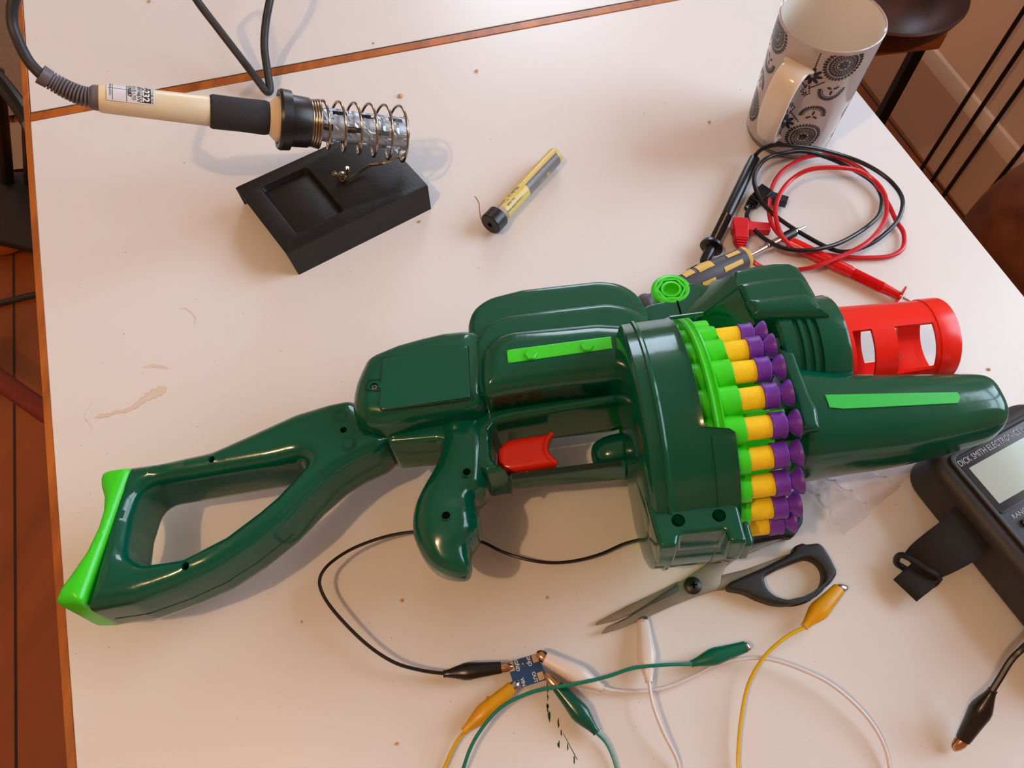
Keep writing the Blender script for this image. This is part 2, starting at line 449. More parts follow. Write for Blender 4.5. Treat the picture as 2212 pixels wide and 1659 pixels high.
# ============================================================ TABLE
tl0, tl1 = W(165, 1659), W(65, 255); tr0, tr1 = W(2212, 640), W(1830, 170)
dl = (tl1 - tl0).normalized(); dr = (tr1 - tr0).normalized()
NL = tl0 - dl * .45; NR = tr0 - dr * .85; b0, b1 = W(68, 262), W(1440, 5)
db = (b1 - b0).normalized()
def isect(p, d, q, e):
    k = ((q - p).x * e.y - (q - p).y * e.x) / (d.x * e.y - d.y * e.x); return p + d * k
near_d = Vector((dl.y, -dl.x, 0)) * -1
NR = isect(NL, near_d, tr0, dr)
JL = isect(tl0, dl, b0, db); JR = isect(tr0, dr, b0, db)
table = thing('table', (NL + NR) / 2 * .5 + (JL + JR) / 2 * .5 - Vector((0, 0, T)), 'large white laminate table with orange-brown wooden edging and a wooden strip across', 'table')
def slab(name, q, m, zt=0, th=.022, bev=.0008, extra=None):
    b = MB(); b.prism([p + Vector((0, 0, zt - th)) for p in q], [p + Vector((0, 0, zt)) for p in q])
    if extra: extra(b)
    return b.build(name, m, table, ang=30, bevel=bev)
def stains(b):
    def blob(px, mi, h=.00012):
        b.poly([W(x, y, h) for x, y in px], mi)
    def sp(pts, mi, n=4, h=.00012): b.poly([p for p in cr([W(x, y, h) for x, y in pts], n, True)], mi)
    def strip(path, mi, h):
        P0 = cr([W(x, y, h) for x, y, _ in path], 4); w_ = [q.x for q in cr([Vector((w, 0, 0)) for _, _, w in path], 4)]
        L_, R2 = [], []
        for i, p in enumerate(P0):
            t = (P0[min(i + 1, len(P0) - 1)] - P0[max(i - 1, 0)]).normalized(); n_ = Vector((-t.y, t.x, 0)); ww = w_[i] * .00028 * (1 + .25 * sin(i * 1.9))
            L_.append(p + n_ * ww); R2.append(p - n_ * ww)
        b.rings([L_, R2], caps=False, closed=False, mi=mi)
    st_p = [(205, 903, 1), (216, 899, 6), (236, 896, 5), (252, 889, 4), (264, 890, 5), (290, 879, 7), (308, 865, 9), (322, 856, 12), (338, 848, 14), (352, 842, 12), (360, 838, 3)]
    strip(st_p, 2, .00012); strip([(x, y, max(w - 2.0, .2)) for x, y, w in st_p], 1, .00016)
    strip([(386, 668, 1), (398, 666, 2), (412, 674, 2), (422, 688, 2), (418, 703, 1)], 1, .00012)
    strip([(308, 794, 1), (330, 790, 5), (352, 793, 4), (364, 797, 1)], 1, .00012)
    ring_ = [(190 + 8 * sin(k), 940 - 9 * k, .8) for k in range(9)]; strip(ring_, 1, .00012)
    for k in range(150):                                   # faint dirt specks and green paint marks
        x, y = random.uniform(150, 2100), random.uniform(120, 1650)
        s = random.uniform(.5, 1.1); blob([(x + s * cos(a) * random.uniform(.6, 1.4), y + s * sin(a)) for a in (0, 1.3, 2.5, 3.8, 5)], 4)
    for x, y, n in ((1182, 1470, 1), (1184, 1500, 1), (1183, 1530, 4), (1186, 1548, 5), (1207, 1560, 3), (1212, 1580, 2), (1206, 1612, 3), (1226, 1610, 2), (1240, 1640, 2)):
        for k in range(n * 2):
            cx, cy = x + random.uniform(-2, 2) * (n > 2), y + random.uniform(-9, 9)
            blob([(cx - 1.1, cy - 3), (cx + .9, cy - 4), (cx + 1.6, cy + 2), (cx, cy + 5)], 3)
    b.poly([W(x, y, .00014) for x, y in ((1181, 1472), (1182.6, 1472), (1183.4, 1515), (1182, 1515))], 3)
    b.poly([W(x, y, .00014) for x, y in ((1216, 1584), (1217.4, 1584), (1248, 1641), (1246, 1641))], 3)
sh = .0014
slab('tabletop', [NL, NR, JR - db * .0 , JL], [M['laminate'], M['stainl'], M['stainm'], M['paint'], M['speck']], extra=stains)
pb = Vector((-db.y, db.x, 0))
STW = .0105
slab('joint_strip', [JL + pb * .0002, JR + pb * .0002, JR + pb * STW, JL + pb * STW], M['edge'], zt=.0004)
slab('joint_gap', [JL + pb * STW, JR + pb * STW, JR + pb * (STW + .0022), JL + pb * (STW + .0022)], M['gap'], zt=-.0006, th=.012, bev=0)
FL = JL + pb * (STW + .0022); FR = JR + pb * (STW + .0022)
FL2 = FL + dl * .75; FR2 = FR + dr * .75
slab('rear_leaf', [FL, FR, FR2, FL2], M['laminate'], zt=-.0002)
el = Vector((-dl.y, dl.x, 0))
slab('side_edging', [NL - dl * .0, JL + dl * .0, JL + el * .0058, NL + el * .0058], M['edge'], zt=-.0006)
slab('side_edging', [JL, FL2, FL2 + el * .0058, JL + el * .0058], M['edge'], zt=-.0006)
for c in (NL * .86 + NR * .14 + dl * .08, NL * .14 + NR * .86 + dl * .08, FL2 * .8 + FR2 * .2 - dl * .08, FL2 * .2 + FR2 * .8 - dl * .08):
    MB().box((c.x, c.y, (T - .022) / 2), .05, .05, T - .022).build('leg', M['edge'], table, bevel=.002)

# ============================================================ generic builders
def soft_tube(name, pts, r, m, parent=None, n=8, seg=10):
    P_ = cr([W(x, y, h) for x, y, h in pts], n)
    return MB().tube(P_, r, seg).build(name, m, parent)
def clip_parts(root, tip, mouth, end, hmax, boot_m, jaw_m, wpx=30, open_=.0012):
    """tip: metal tip, mouth: boot front edge, end: boot rear (cable). world points."""
    t, a, e = [W(*p) for p in (tip, mouth, end)]
    ax = (e - a).normalized(); Ln = (e - a).length
    s = wpx / 30.
    up = Vector((0, 0, 1)); side = ax.cross(up).normalized(); up2 = side.cross(ax).normalized()
    if up2.z < 0: up2 = -up2
    rings = []
    for q, wv, hv in ((0, .0034, .0030), (.1, .0037, .0034), (.35, .0044, .0044), (.55, .0052, .0050), (.64, .0050, .0048), (.75, .0040, .0040), (.88, .0027, .0027), (.96, .0021, .0021), (1, .0022, .0022)):
        c = a + ax * Ln * q
        rings.append([c + side * wv * s * math.copysign(abs(cos(k * pi / 10)) ** .8, cos(k * pi / 10)) + up2 * hv * s * math.copysign(abs(sin(k * pi / 10)) ** .8, sin(k * pi / 10)) for k in range(20)])
    MB().rings(rings).build('insulating_boot', boot_m, root, ang=50)
    j = (a - t).normalized(); jl = (a - t).length
    for sgn in (1, -1):
        b = MB(); rr = []
        for q, wv, off, th in ((-.25, .0024, .0014, .0006), (.3, .0026, .0017, .0006), (.7, .0022, .0011, .0006), (.95, .0012, .0004, .0005), (1.0, .0006, .0002, .0003)):
            c = a - j * jl * q
            row = []
            for k in range(9):
                an = pi * k / 8; row.append(c + side * cos(an) * wv * s + up2 * (sgn * (off + sin(an) * .0012) * s))
            for k in range(8, -1, -1):
                an = pi * k / 8; row.append(c + side * cos(an) * wv * .75 * s + up2 * (sgn * (off - th + sin(an) * .0012) * s))
            rr.append(row)
        b.rings(rr).build('jaw', jaw_m, root, ang=40)

# ============================================================ BLASTER
ta, ps, ro = .085, .102, .10
GC = Vector((.138, .1993, .0752))
GA = Vector((cos(ps) * cos(ta), sin(ps) * cos(ta), sin(ta)))
_m1 = Vector((-sin(ps), cos(ps), 0)); _m2 = GA.cross(_m1)
G1 = _m1 * cos(ro) - _m2 * sin(ro); G2 = _m2 * cos(ro) + _m1 * sin(ro)
GM = basis(GC + Vector((0, 0, T)), GA, G1, G2)
def G(px, py, w):
    d = ray(px, py); X = CAM + d * ((w - (CAM - GC).dot(G2)) / d.dot(G2)) - GC
    return Vector((X.dot(GA), X.dot(G1)))
def GL(pts, w=0): return [G(p[0], p[1], p[2] if len(p) > 2 else w) for p in pts]
def gp(u, v, w): return GM @ Vector((u, v, w))
gun = thing('toy_blaster', GM @ Vector((0, 0, -.0752)), 'large dark green toy dart blaster with lime trim lying on its side across the table', 'toy blaster')
def gplate(name, loops, w0, w1, r, m=None, holes=(), parent=None, res=5, ang=40, **k):
    return hplate(name, loops, w0, w1, r, m or M['green'], parent or gun, GM, holes, ang=ang, **k)
# --- stock
out = [(276, 1015, .014), (288, 1012, .014), (353, 1003, .014), (462, 979, .014), (534, 947, .014), (642, 898, .014), (715, 876, .014), (769, 865, .014),
       (800, 900, .014), (820, 935, .014), (845, 950, .014), (858, 966, .004), (858, 990, -.008), (838, 1015, -.01), (787, 1037, -.01), (751, 1059, -.01), (697, 1106, -.01), (642, 1163.6, -.01), (570, 1221, -.01),
       (498, 1268, -.01), (425.5, 1301, -.01), (335, 1333.6, -.01), (262, 1344, -.01), (240, 1348, -.01)]
hole = [(358, 1096, -.015), (480, 1077, -.015), (621, 1053, -.015), (668, 1022, -.004), (672, 1016, .008), (642, 1044, .01), (606, 1082, .01), (570, 1113, .01), (498, 1167, .01), (407, 1214, .01), (330, 1236, .004), (318, 1234, -.01), (335, 1170, -.015)]
gplate('stock', [fillet(GL(out), .03, 5), fillet(GL(hole), .012, 5)], -.022, .022, .0105,
       holes=[(*G(742, 928.5, .022), .0021, .012), (*G(456, 991, .022), .0021, .012), (*G(402, 1224, .02), .0023, .014)])
for x, y in ((735, 898), (752, 957)):
    c = G(x, y, .022); o = gp(c.x, c.y, .0219)
    MB().tube([o + G1 * .0046 * cos(k * pi / 16) + GA * .0046 * sin(k * pi / 16) for k in range(32)], .0003, 6, closed=True) \
        .tube([o + G1 * .0036 * cos(k * pi / 3) + GA * .0036 * sin(k * pi / 3) for k in range(6)], .00035, 6, closed=True).build('moulded_bolt', M['green'], gun)
padl = [(288, 1010, .02), (240, 1017, .02), (224, 1024, .02), (219, 1038, .02), (220, 1055, .02), (226, 1075, .02), (225, 1105, .02), (214, 1142, .02), (190, 1193, .02), (166, 1228, .02), (147, 1255, .02), (141, 1280, .016), (150, 1296, .018), (205, 1284, .018)]
pl = GL(padl)
sl0, sl1 = G(288, 1010, .02), G(204, 1284, .02)
pl[-1] = G(253, 1347, -.016); pl[-2] = G(197, 1348, -.016)
gplate('butt_pad', [fillet(pl, .003, 3)], -.0245, .0245, .006, M['lime'])
# seam between pad and stock, seam line along the stock underside
MB().tube([gp(*(G(x, y, -.01)), -.003) for x, y in ((262, 1344), (335, 1333.6), (425.5, 1301), (498, 1268), (570, 1221), (642, 1163.6))], .0003, 6).build('shell_seam', M['seam'], gun)
# --- rear housing with the battery door
boxo = [(768, 866, .026), (771, 839, .028), (779, 811, .03), (793, 782, .03), (812, 770, .03), (863, 749, .03), (914, 735, .03), (961, 724, .03), (1040, 716, .03), (1060, 800, .03), (1060, 905, .018), (912, 926, .018), (842, 944, .018), (801, 945, .016), (781, 932, .016), (771, 905, .02)]
sc_c = G(807.6, 834, .04)
gplate('rear_housing', [fillet(GL(boxo), .02, 5)], -.03, .040, .013, res=8, holes=[(sc_c.x, sc_c.y, .0024, .003)])
door = GL([(819, 886), (822, 841), (817, 838), (813, 834), (819, 829), (822, 828), (826, 774), (872, 767), (1011, 749), (1016, 859)], .0402)
door_o = gplate('battery_door', [fillet(door, .001, 2)], .0392, .0408, .0004)
dl_ = GL([(822, 886), (1016, 861), (1012, 748), (872, 766), (826, 772), (822, 828)], .0406)
MB().tube([gp(p.x, p.y, .0403) for p in dl_], .00035, 6).tube([gp(p.x, p.y, .0403) for p in GL([(822, 886), (824, 843)], .0406)], .00035, 6) \
    .tube([gp(p.x, p.y, .0403) for p in cr([q.to_3d() for q in GL([(824, 843), (806, 843), (797, 842), (788, 836), (790, 826), (800, 820), (822, 819)], .0406)], 4)], .0003, 6).build('door_seam', M['seam'], door_o)
def screw(c, r, parent, w=.038):
    o = gp(c.x, c.y, w)
    s = MB().lathe([(0, r), (.0006, r), (.001, r * .8), (.0011, .0001)], o, G2, 20).build('screw', M['steel'], parent)
    MB().box(o + G2 * .0011, r * 1.2, .0004, .0003, GM.to_3x3()).box(o + G2 * .0011, .0004, r * 1.2, .0003, GM.to_3x3()).build('screw_slot', M['black_hole'], s)
screw(sc_c, .0021, gun)
# small tab behind the housing
gplate('latch_tab', [fillet(GL([(973, 722, .02), (976, 716, .02), (1014, 712, .02), (1014, 724, .02)]), .0006, 2)], .012, .018, .001)
# --- receiver (C-shaped around the trigger opening)
rec = [(830, 940, .012), (858, 1001, -.008), (957, 993, -.008), (1000, 1000, -.008), (1060, 1062, -.008), (1101, 1054, -.008), (1100, 1034, .012),
       (1094, 1020, .012), (1075, 1008, .012), (1065, 994, .012), (1061, 960, .012), (1063, 935, .012), (1072, 922, .012), (1092, 915, .012), (1348, 872, .012), (1400, 860, .012), (1400, 760, .02), (1000, 800, .02), (830, 850, .02)]
gplate('receiver', [fillet(GL(rec), .003, 3)], -.018, .018, .004, res=5)
rail_o = gplate('guard_rail', [fillet(GL([(1102, 1040, .006), (1103, 1052, -.008), (1358, 1030, -.008), (1358, 989, .008), (1349, 990, .008), (1101, 1021, .008)]), .001, 2)], -.012, .008, .0012,
       holes=()) 
gr = GL([(1106, 1036), (1106, 1024), (1342, 994), (1342, 1006)], .008)
gplate('rail_groove', [gr], .0078, .0083, .0001, M['seam'], parent=rail_o)
c = G(1043, 935, .018)
MB().tube([gp(c.x, c.y, .0178) + G1 * .0034 * cos(k * pi / 12) + GA * .0034 * sin(k * pi / 12) for k in range(24)], .0003, 6, closed=True).lathe([(0, .002), (.0005, .0018)], gp(c.x, c.y, .0178), G2, 16).build('moulded_bolt', M['green'], gun)
# --- trigger
tr = []
tri = [G(1074, 1003, .004), G(1074, 975, .004), G(1086, 958, .004), G(1105, 948, .004), G(1195, 935, .004), G(1183, 955, .004), G(1182, 975, .004), G(1192, 990, .004), G(1206, 1003, .004), G(1100, 1019, .004), G(1085, 1015, .004)]
trig_o = gplate('trigger', [fillet(tri, .002, 4)], -.009, .006, .004, M['trig'], res=5)
rp = cr([gp(*G(x, y, .005), .0045) for x, y in ((1193, 936), (1183, 950), (1179, 968), (1186, 985), (1203, 1001))], 5)
MB().tube(rp, .0016, 10).build('trigger_lip', M['trig'], trig_o)
# --- grip, built from stations down its length
stn = [((945, 925), (1062, 925), .020), ((948, 950), (1062, 950), .021), ((956, 985), (1062, 1010), .021), ((945, 1022), (1055, 1066), .020), ((922, 1062), (1036, 1086), .0195), ((903, 1100), (1033, 1104), .0195), ((896, 1135), (1039, 1128), .0205),
       ((897, 1165), (1039, 1152), .020), ((908, 1195), (1030, 1172), .0185), ((925, 1222), (1020, 1188), .016), ((948, 1240), (1017, 1206), .0135), ((975, 1249), (1019, 1226), .010), ((1000, 1251), (1016, 1240), .006), ((1008, 1249), (1013, 1244), .002)]
gb = MB(); rings = []
P3 = [(G(*l, 0).to_3d(), G(*r, 0).to_3d(), h) for l, r, h in stn]
Ls = cr([p[0] for p in P3], 4); Rs = cr([p[1] for p in P3], 4); Hs = [q.x for q in cr([Vector((p[2], 0, 0)) for p in P3], 4)]
for l, r, h in zip(Ls, Rs, Hs):
    row = []; c = (l + r) / 2; d = (r - l) / 2
    for k in range(36):
        a = 2 * pi * k / 36; ca, sa = cos(a), sin(a)
        x = math.copysign(abs(ca) ** .75, ca); z = math.copysign(abs(sa) ** .72, sa)
        q = c + d * x; row.append(gp(q.x, q.y, z * h))
    rings.append(row)
gb.rings(rings); 
grip_me = gb.build('grip', M['green'], gun, ang=60)
for x, y in ((1008.6, 1020), (963.6, 1114)):
    c = G(x, y, .0205); 
    MB().lathe([(0, .0024), (.0009, .0024), (.0009, .0029), (0, .0031)], gp(c.x, c.y, .0200), G2, 24, loop=True).build('screw_boss', M['green'], grip_me)
    MB().lathe([(0, .0024), (.0003, .0024)], gp(c.x, c.y, .0204), G2, 20).build('screw_hole', M['black_hole'], grip_me)
# --- main hood: three stepped shells
near = [(1340, 852, .018), (1200, 868, .018), (1095, 884, .018), (1060, 892, .018)]
lv1 = near + [(1040, 880, .02), (1026, 850, .02), (1017, 780, .02), (1013, 712, .022), (1022, 682, .022), (1055, 656, .022), (1130, 637, .022), (1290, 619, .022), (1335, 622, .022), (1375, 643, .022), (1402, 690, .022), (1405, 800, .02)]
lv2 = near + [(1044, 882, .02), (1032, 852, .024), (1024, 790, .034), (1024, 735, .036), (1048, 701, .036), (1092, 682, .036), (1206, 667, .036), (1312, 655, .036), (1360, 662, .036), (1398, 684, .036), (1420, 720, .036), (1420, 800, .02)]
lv3 = near + [(1050, 880, .024), (1040, 852, .03), (1033, 800, .04), (1034, 762, .042), (1058, 724, .042), (1096, 707, .042), (1206, 698, .042), (1290, 690, .042), (1358, 694, .042), (1410, 716, .042), (1425, 800, .03)]
gplate('hood', [fillet(GL(lv1), .025, 5)], -.03, .030, .005, res=6)
gplate('hood_step', [fillet(GL(lv2), .025, 5)], .0, .0380, .0045, res=6)
gplate('hood_step', [fillet(GL(lv3), .025, 5)], .0, .0455, .013, res=8)
sp_ = GL([(1094.5, 757), (1320, 727.5), (1322.6, 753), (1097.5, 785)], .0457)
badge_o = gplate('side_badge', [sp_], .0450, .0462, .0002, M['lime'])
for x, y in ((1147, 765), (1268, 747)):
    c = G(x, y, .047)
    MB().lathe([(0, .0042), (.0014, .0040), (.0018, .0034)], gp(c.x, c.y, .0460), G2, 6).build('hex_bolt', M['lime'], badge_o, ang=20)
# --- charging handle boss in the opening
c0 = G(1285, 975, .004); c1 = G(1350, 962, .004)
o0 = gp(c0.x, c0.y, -.004); axb = (gp(c1.x, c1.y, -.004) - o0)
pr = [(-.004, .0001), (-.0036, .004), (-.002, .0075), (.001, .0098), (.005, .0112), (.010, .0118), (axb.length + .01, .0122)]
MB().lathe(pr, o0 + axb.normalized() * .002, axb, 36).build('charging_knob', M['green'], gun, ang=60)
kk = o0 + axb.normalized() * .0045 + G2 * .0095
MB().lathe([(0, .0013), (.0004, .001)], kk, G2 - axb.normalized() * .4, 12).build('screw', M['steel'], gun)
# --- upper rail and knob
gplate('top_rail', [fillet(GL([(1385, 668, .018), (1402, 658, .018), (1478, 640, .018), (1479, 612, .018), (1502, 610, .018), (1560, 622, .018), (1650, 640, .018), (1650, 740, .018), (1385, 740, .018)]), .001, 2)], -.012, .018, .001,
       holes=[(*G(1420, 706, .018), .0022, .01)])
MB().tube([gp(*G(x, y, .018), .0181) for x, y in ((1463, 650), (1470, 675), (1478, 703))], .0006, 6).build('rail_seam', M['black_hole'], gun)
c = G(1449, 632, .014)
knob_o = MB().lathe([(0, .0128), (.003, .0133), (.0052, .0130), (.0062, .0118), (.0062, .0098), (.0024, .0092), (.0024, .0072), (.0058, .0068), (.0060, .0052), (.001, .0048)], gp(c.x, c.y, .012), G2, 40).build('lime_knob', M['lime'], gun, ang=40)
MB().lathe([(0, .012), (.0065, .0125)], gp(c.x, c.y, .0055), G2, 32).build('knob_base', M['green'], gun)
MB().lathe([(0, .0105), (.0035, .0105), (.0035, .0085), (0, .0085)], gp(c.x, c.y, .0145), G2, 6, loop=True).build('hex_ring', M['lime'], knob_o, ang=20)
# --- drum housing (partial shell about the drum axis)
def dpt(u, th, r): return gp(u, r * cos(th), r * sin(th))
# angles are measured in the blaster frame; far end .. near end
dh = MB(); A0, A1, AS = R_(50), R_(205), R_(116.5)
prof_front = lambda th: -.0365 if th < AS else -.0215
N = 90
ring_rows = []
for i in range(N + 1):
    th = A0 + (A1 - A0) * i / N
    k = min(1, max(0, (th - (AS - R_(1.5))) / R_(3))); uf = -.0358 + .015 * (k * k * (3 - 2 * k))
    Rh = .0750
    prof = [(-.0715, .020), (-.0710, .050), (-.0685, .068), (-.0662, .0738), (-.0650, .0750), (-.0596, .0752), (-.0588, .0764), (-.0574, .0764), (-.0562, .0752),
            (uf - .004, Rh + .0002), (uf - .0018, Rh + .0008), (uf - .0004, Rh + .0012), (uf, Rh + .0004), (uf, Rh - .0016), (uf - .002, Rh - .0024), (-.056, Rh - .003), (-.062, Rh - .004), (-.066, .060), (-.068, .020)]
    ring_rows.append([dpt(u, th, r) for u, r in prof])
dh.rings(ring_rows)
dh.build('drum_housing', M['green'], gun, ang=32)
# step flange line next to the front edge of the lower part
MB().tube([dpt(-.0330, AS + R_(3) + (A1 - AS - R_(12)) * i / 30, .0753) for i in range(31)], .0005, 6).build('housing_rib', M['green'], gun)
MB().tube([dpt(-.037 + .012 * t, R_(53), .0762) for t in (0, .5, 1, 1.6)], .0012, 8).build('housing_lip', M['green'], gun)
# rear wall of the housing

# --- base block under the housing
wt = .039
bl = GL([(1401.5, 1113), (1598, 1098), (1600, 1108), (1615, 1166), (1612, 1170), (1583, 1171), (1575, 1165), (1569, 1148), (1561, 1143), (1474, 1152), (1467, 1158), (1464, 1176), (1460, 1180), (1431, 1182), (1422, 1174)], wt)
bl[0] = bl[0] + Vector((0, .012)); bl[1] = bl[1] + Vector((0, .012))
gplate('housing_base', [fillet(bl, .0015, 3)], -.0 + .013, wt, .0025, holes=[(*G(1465, 1124, wt), .0036, .02), (*G(1553.5, 1113.5, wt), .0036, .02)])
f2 = GL([(1600, 1130), (1612, 1124), (1618, 1128), (1629, 1168), (1624, 1178), (1606, 1180)], .032)
gplate('base_flange', [fillet(f2, .001, 3)], .012, .033, .0022)
# back part of the base, sloping to the receiver side
b2 = GL([(1385, 1085), (1402, 1118), (1424, 1172), (1400, 1150), (1377, 1110)], .02)
gplate('base_heel', [fillet(GL([(1362, 1040, .01), (1410, 1080, .03), (1432, 1176, .034), (1418, 1178, .02), (1396, 1160, .008), (1380, 1110, .008)]), .002, 3)], .008, .034, .004)
bs = GL([(1421, 1197), (1466, 1192)], .0)
# --- lime drum with 24 tubes
RD = .0617; T0 = 1.1805 + ro; DT = R_(15)
drum = MB(); seg = 24 * 10
def prof_r(th, ro_, amp):
    ph = ((th - T0) / DT) % 1.0; ph = min(ph, 1 - ph)      # 0 on tube centre
    s = RD * abs(ph * DT); return RD + math.sqrt(max(.0081 ** 2 - s * s, .0000)) * amp if s < .0078 else RD + .002
def dr_ring(u, amp=1, scale=1): return [dpt(u, T0 + 2 * pi * k / seg, prof_r(T0 + 2 * pi * k / seg, 0, amp) * scale) for k in range(seg)]
drum.rings([dr_ring(-.065), dr_ring(-.0142), dr_ring(-.0132, .98, .998)], caps=False)
drum.rings([[dpt(u, 2 * pi * k / 96, r) for k in range(96)] for u, r in ((-.0132, .0672), (-.0132, .0500), (-.020, .048), (-.05, .046))], caps=False)
fl = [(u + .0045, r + .0012) for u, r in ((-.0345, .060), (-.0345, .0712), (-.0335, .0722), (-.0325, .0720), (-.0318, .0706), (-.0305, .0704), (-.0298, .0718), (-.0290, .0718), (-.0285, .060))]
drum.rings([[dpt(u, 2 * pi * k / 96, r) for k in range(96)] for u, r in fl], caps=False)
drum_o = drum.build('dart_drum', M['lime'], gun, ang=35)
dc = MB()
for k in range(12):
    th = T0 + DT * (2 * k + .5)
    dc.rings([[dpt(u, th + dt, r) for dt, r in ((-.02, .030), (.02, .030), (.02, .0555), (-.02, .0555))] for u in (-.03, .012)])
dc.lathe([(-.05, .030), (.012, .030), (.014, .024), (.014, .001)], gp(0, 0, 0), GA, 48)
dc.build('drum_core', M['lime'], drum_o, ang=30)
# --- front frame, neck and muzzle
VN, WN = .0485, .0
gplate('front_frame', [fillet([Vector(p) for p in ((.030, -.020), (.026, .030), (.030, .085), (.066, .088), (.066, -.010), (.045, -.022))], .004, 3)], -.035, .012, .006)
MB().lathe([(.030, .030), (.0305, .0345), (.0325, .0360), (.040, .0362), (.0405, .0340), (.0425, .0340), (.043, .0362), (.0455, .0362), (.046, .0340), (.048, .0340), (.0485, .0362), (.051, .0362), (.0515, .0340), (.0535, .0340), (.054, .0364),
            (.069, .0368), (.0705, .0362), (.0705, .024)], gp(0, VN, WN), GA, 72).build('barrel_neck', M['green'], gun, ang=28)
MB().lathe([(-.02, .010), (.034, .010)], gp(0, 0, 0), GA, 28).build('drum_axle', M['green'], gun)
# arm with the screw hole, and ridge into foregrip
arm = GL([(1668, 731), (1672, 727), (1702, 724), (1707, 730), (1717, 765), (1732, 805), (1750, 852), (1766, 885), (1772, 925), (1734, 930), (1726, 895), (1713, 850), (1692, 795)], .0305)
gplate('front_arm', [fillet(arm, .001, 3)], .0, .0315, .003, holes=[(*G(1693, 752, .031), .0022, .012)])
# foregrip loft
fgx = MB(); rings = []
st = [(.0265, .000, .026, .026), (.0275, .000, .030, .030), (.031, .000, .0325, .0335), (.040, -.001, .0320, .0335), (.060, -.004, .0285, .031), (.085, -.006, .0262, .0285), (.110, -.0065, .0235, .0262), (.130, -.0062, .0208, .0240), (.141, -.0060, .0192, .0225), (.1470, -.0058, .0176, .0205), (.1502, -.0058, .0150, .0175), (.1515, -.0058, .0110, .0130), (.1518, -.0058, .0080, .009)]
st3 = cr([Vector((s[0], s[1], s[2])) for s in st], 3); st4 = cr([Vector((s[3], 0, 0)) for s in st], 3)
for s, hq in zip(st3, st4):
    u, vc, av = s; bw = hq.x; row = []
    for k in range(48):
        an = 2 * pi * k / 48; x = math.copysign(abs(cos(an)) ** .70, cos(an)); z = math.copysign(abs(sin(an)) ** .78, sin(an))
        row.append(gp(u, vc + av * x, bw * z * (.90 if z > 0 else 1)))
    rings.append(row)
fg_o = fgx.rings(rings).build('foregrip', M['green'], gun, ang=50)
FGW = .0318
stk = GL([(1782, 853), (2078.6, 832.5), (2085, 843), (2080, 856.5), (1824, 881), (1792, 880), (1789, 870)], .0300)
def fgtop(u): 
    for i in range(len(st3) - 1):
        if st3[i].x <= u <= st3[i + 1].x:
            f = (u - st3[i].x) / (st3[i + 1].x - st3[i].x); return (st4[i].x * (1 - f) + st4[i + 1].x * f) * .9
    return .027
gt = MB(); nn = len(stk)
gt.rings([[gp(p.x, p.y, fgtop(p.x) - .003) for p in stk], [gp(p.x, p.y, fgtop(p.x) + .0006) for p in stk]])
gt.build('green_tape_strip', M['tape'], fg_o, ang=20)
c = G(2135, 843, .025)
MB().lathe([(0, .0019), (.0004, .0019)], gp(c.x, c.y, fgtop(c.x) - .0012), G2, 20).build('screw_hole', M['black_hole'], fg_o)
# --- front hood: stepped and ramped
ln = [(1780, 714, .022), (1627, 718, .022)]
h1 = [(1793, 704, .026), (1780, 716, .020), (1627, 720, .020), (1600, 700, .024), (1575, 640, .028), (1582, 590, .028), (1627, 580, .028), (1670, 574, .028), (1703, 574, .028), (1722, 582, .028), (1739, 604, .028), (1759, 639, .028), (1780, 680, .028)]
h2 = [(1795, 704, .03), (1780, 718, .022), (1627, 720, .022), (1612, 690, .03), (1590, 616, .034), (1640, 606, .034), (1700, 599, .034), (1727, 601, .034), (1741, 612, .034), (1762, 645, .034), (1782, 682, .032)]
h3 = [(1795, 705, .03), (1780, 718, .022), (1629, 720, .022), (1625, 690, .036), (1606, 649, .038), (1633, 644, .038), (1720, 633, .038), (1742, 635, .038), (1758, 645, .038), (1776, 672, .036)]
gplate('front_hood', [fillet(GL(h1), .003, 4)], -.030, .032, .004, res=6)
gplate('front_hood_step', [fillet(GL(h2), .003, 4)], .0, .0375, .005, res=6)
gplate('front_hood_step', [fillet(GL(h3), .003, 4)], .0, .0420, .007, res=6)
def q3(x, y, w): p = G(x, y, w); return gp(p.x, p.y, w)
rm = MB()
top = [q3(1584, 590, .029), q3(1592, 616, .034), q3(1602, 640, .037), q3(1632, 700, .036)]
bot = [q3(1540, 606, .016), q3(1478, 668, .0165), q3(1462, 700, .017), q3(1476, 722, .012)]
mid = [q3(1560, 602, .023), q3(1540, 635, .027), q3(1534, 668, .028), q3(1580, 716, .020)]
lowb = [p - G2 * .03 for p in bot]; lowt = [p - G2 * .045 for p in top]
rm.rings([lowt, top, [(a + b) / 2 for a, b in zip(top, mid)], mid, [(a + b) / 2 for a, b in zip(mid, bot)], bot, lowb], loop=True, closed=False)
rm.build('hood_ramp', M['green'], gun, ang=25, recalc=True)
MB().tube([q3(1500, 690, .0262), q3(1540, 660, .0285), q3(1592, 622, .0345)], .0008, 8).build('ramp_rib', M['green'], gun)
